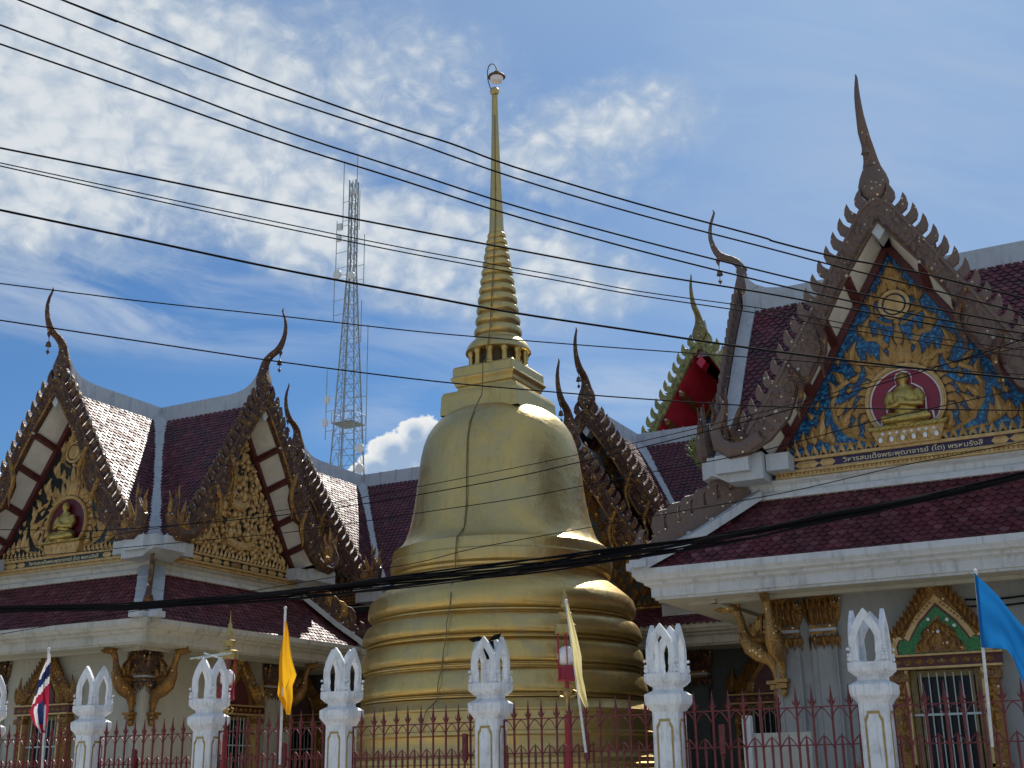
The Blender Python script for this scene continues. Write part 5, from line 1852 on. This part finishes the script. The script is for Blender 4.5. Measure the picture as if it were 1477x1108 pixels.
PM = pillar_meshes()
for i, x in enumerate(PX):
    t = thing('fence_pillar', PL[i], 'fence pillar', (x, FY, 0), random.uniform(-.02, .02), 'white pillars along the fence')
    t.rotation_euler[0], t.rotation_euler[1] = random.uniform(-.004, .004), random.uniform(-.006, .006)
    place('shaft', PM[0], t)
    place('capital', PM[1], t)
    ln = place('arched_lantern', PM[2], t)
    if i == 4:
        sc = MB()
        sc.poly([(-.22, -.2, 3.27), (-.05, -.22, 3.30), (-.02, -.1, 3.26), (-.2, -.1, 3.24)])
        sc.poly([(.02, -.1, 3.24), (.14, -.18, 3.30), (.22, -.1, 3.33), (.12, 0, 3.27)])
        sc.poly([(-.10, -.08, 3.25), (.10, -.10, 3.24), (.06, .02, 3.05), (-.06, .02, 3.02)])
        sc.build('torn_sheet', M['cable'], t)
    if i == 2:
        sc = MB()
        for p, q in (((-.32, -.1, 3.30), (.20, .05, 3.36)), ((-.05, -.12, 3.36), (.24, -.1, 3.27)), ((-.20, .1, 3.33), (.34, .02, 3.35)), ((-.3, .05, 3.31), (.1, -.16, 3.33))):
            sc.tube([p, q], .012, 5)
        sc.build('stray_wires', M['bar'], t)


def spear_mesh(z1, n, head):
    s = MB()
    s.tube([(0, 0, .62), (0, 0, z1 - .20)], .0145, 8)
    if head:
        s.lathe([(.0145, z1 - .225), (.024, z1 - .21), (.025, z1 - .18), (.011, z1 - .09), (.004, z1)], 8)
        for a in (0, pi):   # two small barbs
            s.tube([(.020 * cos(a), 0, z1 - .20), (.040 * cos(a), 0, z1 - .175), (.044 * cos(a), 0, z1 - .145)], [.008, .007, .002], 5)
    else:
        s.lathe([(.0145, z1 - .205), (.018, z1 - .18), (.012, z1 - .06), (.003, z1)], 8)
    return s.mesh(n, M['iron'], 40)


SP = spear_mesh(2.50, 'spear', True)
SS = spear_mesh(1.975, 'short_spear', False)
PN = ['red iron fence panel at the far left, behind the foot of the red-white-blue flag',
      'red iron fence panel before the left hall corner, between flag pillar and lamp pillar',
      'red iron fence panel before the cream wall and the yellow flag',
      'red iron fence panel before the left half of the gold stupa',
      'red iron fence panel before the right half of the stupa, with the cream flag',
      'red iron fence panel before the dark passage beside the right hall',
      'red iron fence panel before the gilded window and the blue flag']
for i in range(7):
    xa, xb = PX[i] + .18, PX[i + 1] - .18
    W_ = xb - xa
    t = thing('fence_panel', PN[i], 'fence panel', ((xa + xb) / 2, FY + .02, random.uniform(-.012, .012)), 0, 'red iron fence panels')
    n = 10
    sp = W_ / (n + .35)
    x0 = -W_ / 2 + sp * .75
    for k in range(n):
        o = place('spear', SP, t, (x0 + k * sp, 0, random.uniform(-.008, .008)))
        o.rotation_euler = (random.uniform(-.006, .006), random.uniform(-.007, .007), 0)
    for k in range(n + 1):
        place('short_spear', SS, t, (x0 + (k - .5) * sp, 0, random.uniform(-.006, .006)))
    r = MB()
    for z in (2.265, 1.86, .80):
        r.beam((-W_ / 2, 0, z), (W_ / 2, 0, z), .012, .014)
    r.beam((-W_ / 2 + .01, 0, .62), (-W_ / 2 + .01, 0, 2.27), .016, .016)
    r.beam((W_ / 2 - .01, 0, .62), (W_ / 2 - .01, 0, 2.27), .016, .016)
    r.build('frame', M['iron'], t)
    g = MB()
    for zt, ph in ((2.255, 0.5), (1.95, 0.5)):
        pts = []
        m = (n + 1) * 10
        for q in range(m + 1):
            x = x0 - sp + sp * (n + 1) * q / m
            if x < -W_ / 2 + .005 or x > W_ / 2 - .005:
                continue
            u = (x - x0) / sp
            v = abs(((u) % 1.0) - .5) * 2          # 1 at spears, 0 between
            pts.append((x, -.004, zt - .125 * v ** 1.6))
        g.tube(pts, .0068, 5)
    g.build('scroll_rod', M['iron'], t)
for i in range(7):
    b = MB()
    b.box(((PX[i] + PX[i + 1]) / 2, FY + .02, .36), (PX[i + 1] - PX[i] - .40, .22, .50))
    tag(b.build('plinth_wall', M['pillar']), 'low white plinth wall under the fence panel, out of sight below the frame', 'wall', 'plinth walls under the fence')

# red flag sockets clamped on spears
for x, z, lab in ((-7.99, 1.95, 'red flag socket with no flag, on the panel before the left half of the stupa'), (-6.31, 1.93, 'red flag socket holding the cream flag pole'),
                  (-10.83, 1.92, 'red flag socket holding the yellow flag pole'), (-4.62, 1.95, 'red flag socket with no flag, before the grey board by the right hall'), (-13.55, 1.9, 'red flag socket with no flag, before the left hall corner')):
    s = MB()
    s.lathe([(.030, -.16), (.036, -.15), (.036, .16), (.030, .17)], 10, (0, 0, 0))
    s.tube([(0, .03, -.16), (.01, .05, -.22)], [.012, .004], 6)
    s.box((0, .03, 0), (.03, .05, .30))
    tag(s.build('flag_socket', M['iron'], None, (x, FY - .045, z)), lab, 'flag socket', 'flag sockets on the fence')


# ------------------------------------------------------------------ flags
def cloth(name, fn, ns, nt, mats, matfn=None, th=.004):
    mb = MB()
    g = [[mb.add(fn(i / ns, j / nt)) for j in range(nt + 1)] for i in range(ns + 1)]
    for i in range(ns):
        for j in range(nt):
            mb.mi = matfn((i + .5) / ns, (j + .5) / nt) if matfn else 0
            mb.face((g[i][j], g[i][j + 1], g[i + 1][j + 1], g[i + 1][j]))
    return mb.mesh(name, mats, 'all')


def fabric(name, col):
    def f(N, b):
        o = ob(N)
        bump(N, b, N.noise(o, 220, 2, .5), .1, .002)
        tr = N.n('ShaderNodeBsdfTranslucent', {'Color': (*[min(1, c * 1.1) for c in col], 1)})
        mx = N.n('ShaderNodeMixShader', {0: .45})
        N.t.links.new(b.outputs[0], mx.inputs[1])
        N.t.links.new(tr.outputs[0], mx.inputs[2])
        N.t.links.new(mx.outputs[0], N.t.nodes['Material Output'].inputs['Surface'])
    return mat(name, col, .8, build=f, spec=.2)


M['fred'] = fabric('red_cloth', (.33, .018, .05))
M['fwhite'] = fabric('white_cloth', (.66, .66, .68))
M['fblue'] = fabric('navy_cloth', (.018, .028, .10))
M['fyellow'] = fabric('yellow_cloth', (.80, .44, .02))
M['fcream'] = fabric('cream_cloth', (.74, .66, .36))
M['fsky'] = fabric('blue_cloth', (.010, .14, .40))


def flag(name, label, a, b, mesh, tip=True):
    """a = pole foot, b = pole head (world)"""
    a, b = Vector(a), Vector(b)
    root = thing(name, label, 'flag', tuple(a), 0, 'flags on the fence')
    p = MB()
    p.tube([(0, 0, 0), b - a], .017, 8)
    if tip:
        p.sphere(tuple(b - a), .024, 8, 6)
    p.build('flag_pole', M['polewhite'], root, smooth=True)
    me = mesh
    place('flag_cloth', me, root)
    return root


def outline_cloth(left, right, mats, amp, folds, seed, matfn=None):
    """limp cloth: measured left and right edges with pleats between them"""
    Lp = [Vector((x, 0, z)) for x, z in left]
    Rp = [Vector((x, 0, z)) for x, z in right]
    rnd = random.Random(seed)
    ph = [rnd.uniform(0, 6) for _ in range(4)]

    def fn(s, t):
        a, b = along(Lp, s), along(Rp, s)
        u = t + .05 * sin(6.3 * t * folds * .5 + ph[0] + 2.5 * s) * sin(pi * t)
        p = a.lerp(b, u)
        w = (b - a).length
        y = -.035 - amp * (.35 + .65 * s) * (sin(folds * pi * t + 1.8 * s + ph[1]) + .4 * sin(folds * 2.3 * pi * t - 3.1 * s + ph[2])) - .015 * sin(9 * s + ph[3])
        return (p.x + .008 * sin(11 * s + ph[2]), y, p.z + .012 * sin(7 * t + ph[0]))
    return cloth('flag_cloth', fn, 44, 30, mats, matfn)


def thai_bands(s, t):
    q = s + .22 * (t - .5)
    if q < .20:
        return 1
    if q < .38:
        return 2
    if q < .48:
        return 1
    if q < .60:
        return 0
    return 0 if t < .42 else 1 if t < .55 else 2 if t < .72 and s < .86 else 0


flag('flag', 'red-white-blue striped flag hanging limp on a short white pole at far left', (-15.31, 13.88, 1.72), (-15.42, 13.88, 3.61), outline_cloth([(-.067, 1.80), (-.204, 1.482), (-.281, 1.172), (-.394, .917), (-.277, .728), (-.056, .639)], [(-.05, 1.80), (-.015, 1.472), (.0, 1.16), (.015, .953), (.01, .8), (.003, .63)], [M['fred'], M['fwhite'], M['fblue']], .045, 2.4, 3, thai_bands))
flag('flag', 'yellow flag hanging folded on a white pole before the cream wall', (-10.83, 13.88, 1.80), (-10.84, 13.88, 3.90), outline_cloth([(.006, 1.90), (-.012, 1.496), (-.043, 1.169), (-.066, .91), (-.002, .824), (.135, .663)], [(.03, 1.90), (.155, 1.486), (.241, 1.155), (.165, 1.02), (.186, .835), (.159, .645)], M['fyellow'], .040, 3.0, 8))
flag('flag', 'cream flag hanging in a narrow fold beside the red lamp post', (-6.29, 13.88, 1.85), (-6.49, 13.88, 3.66), outline_cloth([(-.175, 1.76), (-.141, 1.352), (-.115, 1.018), (-.062, .688), (.007, .571), (.041, .521)], [(-.15, 1.77), (-.055, 1.389), (.009, 1.127), (.012, .888), (.049, .723), (.078, .526)], M['fcream'], .028, 2.6, 5))


flag('flag', 'plain blue flag on a rough white pole at the right edge', (-1.72, 13.88, 1.80), (-1.66, 13.88, 3.60), outline_cloth([(.055, 1.78), (.084, 1.733), (.256, 1.5), (.37, 1.325), (.464, 1.176), (.62, .93), (.75, .70)], [(.03, 1.0), (.06, .996), (.255, .97), (.322, .868), (.389, .62), (.47, .38), (.5, .2)], M['fsky'], .05, 1.7, 11))


# ------------------------------------------------------------------ lamps
def lamp(label, x, y):
    root = thing('street_lamp', label, 'street lamp', (x, y, 0), 0, 'red lamp posts inside the fence')
    p = MB()
    p.lathe([(.11, .12), (.11, .4), (.06, .5), (.052, .6), (.050, 2.36)], 16)
    p.build('post', M['lampred'], root, smooth=45)
    n = MB()
    n.lathe([(.03, 2.36), (.045, 2.40), (.028, 2.44), (.034, 2.50), (.024, 2.58), (.05, 2.62), (.06, 2.65), (.035, 2.68), (.02, 2.72)], 14)
    for k in range(4):
        a = k * pi / 2 + .4
        n.tube([(.03 * cos(a), .03 * sin(a), 2.58), (.10 * cos(a), .10 * sin(a), 2.60), (.12 * cos(a), .12 * sin(a), 2.66), (.08 * cos(a), .08 * sin(a), 2.68)], [.012, .012, .01, .004], 5)
    n.build('gilded_neck', M['lampgold'], root, smooth=45)
    c = MB()
    c.lathe([(.03, 2.70), (.03, 2.78), (.11, 2.80), (.125, 2.82), (.11, 2.86), (.10, 2.98), (.05, 3.0)], 16)
    for k in range(6):
        a = k * pi / 3
        c.tube([(.120 * cos(a), .120 * sin(a), 2.80), (.122 * cos(a), .122 * sin(a), 3.42)], .008, 5)
    c.lathe([(.118, 2.79), (.13, 2.80), (.13, 2.815), (.118, 2.82)], 20)
    c.build('cage', M['lampred'], root, smooth=40)
    g = MB()
    g.sphere((0, 0, 3.12), (.118, .118, .135), 20, 14)
    g.build('globe', M['globe'], root, smooth=True)
    h = MB()
    h.lathe([(.145, 3.42), (.145, 3.53), (.12, 3.545), (.02, 3.56)], 24)
    h.lathe([(.015, 3.55), (.015, 3.62)], 8)
    h.lathe([(.095, 3.60), (.097, 3.69), (.08, 3.70), (.012, 3.71)], 24)
    h.lathe([(.012, 3.70), (.012, 3.78)], 8)
    h.lathe([(.055, 3.77), (.058, 3.82), (.036, 3.86), (.032, 3.93), (.014, 3.97), (.008, 4.05), (.002, 4.16)], 16)
    h.build('tiered_umbrella', M['lampgold'], root, smooth=35)
    return root


lamp('red lamp post with gold tiered top and white globe, beside the cream flag', -7.13, 15.2)
lamp('red lamp post with gold tiered top, half hidden behind a fence pillar on the left', -12.94, 15.2)

# ------------------------------------------------------------------ small things near the right hall
b = MB()
b.box((-.38, 0, 1.13), (.12, .14, 2.26))
bo = b.mesh('board_post', M['white'])
t = thing('notice_board', 'blank grey board with a white post beside the right hall, behind the fence', 'board', (-5.18, 18.0, .12))
place('board_post', bo, t)
b = MB()
b.box((.10, .02, 1.05), (.86, .05, 1.92))
b.build('board_panel', M['kerb'], t)
b = MB()
b.mi = 0
b.tube([(0, 0, 0), (0, -.02, 1.35)], .014, 6)
b.mi = 1
rb = random.Random(3)
for k in range(70):
    a = rb.uniform(-.9, .9)
    L = rb.uniform(.28, .5)
    b.tube([(0, -.02, 1.30), (sin(a) * L * .5, -.02 + rb.uniform(-.05, .05), 1.30 + cos(a) * L * .55), (sin(a) * L, -.02 + rb.uniform(-.06, .06), 1.30 + cos(a) * L * .9)], [.012, .008, .003], 4)
tag(b.build('broom', [M['timber'], M['reliefdark']], None, (-3.62, 17.4, .12)), 'brown bristle broom standing upside down between the pilasters of the right hall', 'broom')
# pot and weeds growing on the corner of the roof
rw = random.Random(12)
w = MB()
for k in range(70):
    a = rw.uniform(0, 2 * pi)
    h = rw.uniform(.25, .55)
    r = rw.uniform(.05, .24)
    w.tube([(rw.uniform(-.06, .06), rw.uniform(-.06, .06), 0), (r * .5 * cos(a), r * .5 * sin(a), h * .6), (r * cos(a), r * sin(a), h)], [.007, .006, .002], 3)
    for q in range(3):
        z = h * rw.uniform(.4, 1)
        p = Vector((r * cos(a) * z / h, r * sin(a) * z / h, z))
        d = Vector((rw.uniform(-1, 1), rw.uniform(-1, 1), rw.uniform(.2, 1))).normalized()
        s = d.cross(Vector((rw.uniform(-1, 1), rw.uniform(-1, 1), rw.uniform(-1, 1)))).normalized() * .012
        w.poly([p, p + d * .05 + s, p + d * .11, p + d * .05 - s])
tag(w.build('weed', M['leaf'], None, (-6.95, 20.75, 6.90)), 'pale green weed growing on the concrete corner of the right hall roof', 'weed')


# ------------------------------------------------------------------ overhead cables
F_ = 1765.7
CAMP = Vector((0, 0, 1.6))
fx = rt * cos(ROLL) + up * sin(ROLL)
fu = -rt * sin(ROLL) + up * cos(ROLL)


def sight(x, y, p0, p1):
    """where the line of sight of a surveyed point meets the vertical plane through two ground points"""
    d = fx * ((x - 738.5) / F_) + fu * ((554 - y) / F_) + fwd
    n = Vector((p1[1] - p0[1], -(p1[0] - p0[0]), 0))
    k = (Vector((p0[0], p0[1], 0)) - CAMP).dot(n) / d.dot(n)
    return CAMP + d * k


def smooth_path(pts, n=5):
    out = []
    P_ = [pts[0] * 2 - pts[1]] + pts + [pts[-1] * 2 - pts[-2]]
    for i in range(1, len(P_) - 2):
        a, b, c, d = P_[i - 1], P_[i], P_[i + 1], P_[i + 2]
        for k in range(n):
            t = k / n
            out.append(.5 * ((2 * b) + (c - a) * t + (2 * a - 5 * b + 4 * c - d) * t * t + (3 * b - a - 3 * c + d) * t ** 3))
    out.append(pts[-1])
    return out


def cable(label, pts, p0, p1, r, grp):
    w = [sight(x, y, p0, p1) for x, y in pts]
    w = [w[0] + (w[0] - w[1]).normalized() * 9] + w + [w[-1] + (w[-1] - w[-2]).normalized() * 7]
    mb = MB()
    mb.tube(smooth_path(w), r, 6)
    return tag(mb.build('cable', M['cable'], None, smooth='all'), label, 'cable', grp)


SP0, SP1 = (-7.0, 6.5), (0.6, 13.0)
G1 = 'black cables crossing the sky'
cable('uppermost black cable in the sky, leaving the photo through its top edge', [(60, -12), (90, 0), (280, 74), (400, 122), (560, 179), (650, 207), (740, 240.3), (920, 294), (1095, 341), (1117, 348.5), (1210, 371.7), (1319, 392), (1477, 430)], SP0, SP1, .0088, G1)
cable('second black cable from the top, starting at the top edge near the left corner', [(27, 0), (200, 68), (400, 139.5), (570, 196), (740, 255.8), (920, 309), (1100, 356), (1210, 385), (1340, 417), (1477, 452)], SP0, SP1, .0080, G1)
cable('third black cable from the top, upper of the close middle pair', [(0, 36), (200, 110), (400, 185.5), (570, 241), (740, 296.2), (920, 346), (1100, 391.3), (1210, 417), (1340, 444), (1477, 470)], SP0, SP1, .0080, G1)
cable('fourth black cable from the top, lower of the close middle pair', [(0, 63.5), (200, 133), (400, 203.6), (570, 257), (740, 311), (920, 361), (1100, 406), (1210, 431), (1340, 458), (1477, 481)], SP0, SP1, .0080, G1)
cable('fifth black cable from the top, just above the thin doubled pair', [(0, 213.5), (200, 253), (400, 294), (600, 333), (740, 359.6), (920, 393), (1100, 422.3), (1210, 443), (1340, 467), (1477, 492)], SP0, SP1, .0080, G1)
cable('thin black cable, upper strand of the doubled pair', [(0, 235), (200, 278), (400, 320.6), (600, 361), (800, 397), (920, 420), (1100, 445), (1210, 465), (1340, 486), (1477, 505)], SP0, SP1, .0048, G1)
cable('thin black cable, lower strand of the doubled pair', [(0, 239.5), (200, 284), (400, 327), (600, 367.5), (800, 404), (920, 426), (1100, 453), (1210, 473), (1340, 494), (1477, 515)], SP0, SP1, .0054, G1)
cable('thick black cable crossing just above the column ring of the stupa spire', [(0, 303), (200, 345), (400, 387.5), (600, 425), (740, 451), (920, 478), (1100, 504.6), (1300, 529), (1477, 547)], SP0, SP1, .0096, G1)
SQ0, SQ1 = (-7.6, 7.4), (0.8, 14.0)
cable('thin black cable touching the tip of the leftmost roof finial', [(0, 409), (200, 434), (400, 455.5), (600, 478), (740, 490), (920, 504), (1100, 516.8), (1300, 531), (1477, 540)], SQ0, SQ1, .0054, G1)
cable('lowest thin black cable in the sky, crossing the square throne of the stupa', [(0, 462), (200, 492), (400, 521.5), (600, 547), (740, 560.6), (920, 575), (1100, 586), (1300, 590), (1477, 592)], SQ0, SQ1, .0062, G1)
R0, R1 = (-11.5, 12.0), (1.0, 12.4)
G2 = 'thin service cables rising to the right'
cable('thin cable rising across the bell of the stupa, middle one of the three there', [(0, 764), (150, 765), (380, 746), (516, 728), (602, 714), (740, 688.5), (830, 668), (920, 647), (1100, 602), (1117, 597), (1268, 554.5), (1421, 508), (1477, 489)], R0, R1, .0062, G2)
cable('thin cable rising across the bell of the stupa, uppermost of the three there', [(380, 740), (470, 727), (604, 702), (740, 675.4), (828, 657), (920, 638), (1117, 590), (1300, 540), (1477, 500)], (-11.5, 12.4), (1.0, 12.8), .0045, G2)
cable('thin cable rising across the bell of the stupa, lowest of the three there', [(180, 790), (330, 776), (432, 766), (597, 741), (740, 720), (830, 703), (915, 686), (1100, 650), (1268, 606), (1477, 560)], (-11.5, 11.6), (1.0, 12.0), .005, G2)
cable('thin cable leaving the thick bundle and crossing the white ledge below the blue gable', [(460, 836), (600, 812), (690, 790), (900, 752), (1125, 712), (1300, 672), (1477, 637)], (-11.5, 11.2), (1.0, 11.6), .0045, G2)

BU = [(0, 879), (120, 877), (217, 873), (400, 858.5), (560, 841), (740, 821), (883, 801), (1060, 773), (1190, 747), (1263, 734), (1392, 706), (1477, 685)]
root = thing('cable_bundle', 'sagging bundle of black cables drooping across both halls and the stupa', 'cable bundle', (-8.0, 10.3, 3.9))
rc = random.Random(5)
for k in range(15):
    off = [rc.uniform(-.5, .5) for _ in range(3)]
    pts = []
    for x, y in BU:
        sp = 5.5 + 8.5 * math.exp(-((x - 760) / 380) ** 2)
        pts.append(sight(x, y + sp * (off[0] * 1.5 + .30 * sin(x / 95.0 + k * 1.7)), (-12, 10.3 + off[1] * .12), (1, 10.3 + off[2] * .12)))
    pts = [pts[0] + (pts[0] - pts[1]).normalized() * 8] + pts + [pts[-1] + (pts[-1] - pts[-2]).normalized() * 5]
    mb = MB()
    mb.tube([p - Vector((-8.0, 10.3, 3.9)) for p in smooth_path(pts, 4)], rc.choice((.0065, .009, .0055, .0075)), 6)
    mb.build('strand', M['cable'], root, smooth='all')

# service cables fixed under the eave of the right hall
for k, (z, lab) in enumerate(((4.20, 'black service cable along the right hall wall beside the window crest, upper one'), (4.09, 'black service cable along the right hall wall beside the window crest, lower one'))):
    mb = MB()
    mb.tube(smooth_path([Vector((-2.75, 21.12, z)), Vector((-2.2, 21.10, z - .03)), Vector((-1.6, 21.1, z + .01)), Vector((-.9, 21.1, z + .10)), Vector((.4, 21.1, z + .16))]), .017, 6)
    tag(mb.build('cable', M['cable'], None, smooth='all'), lab, 'cable', 'service cables on the right hall')
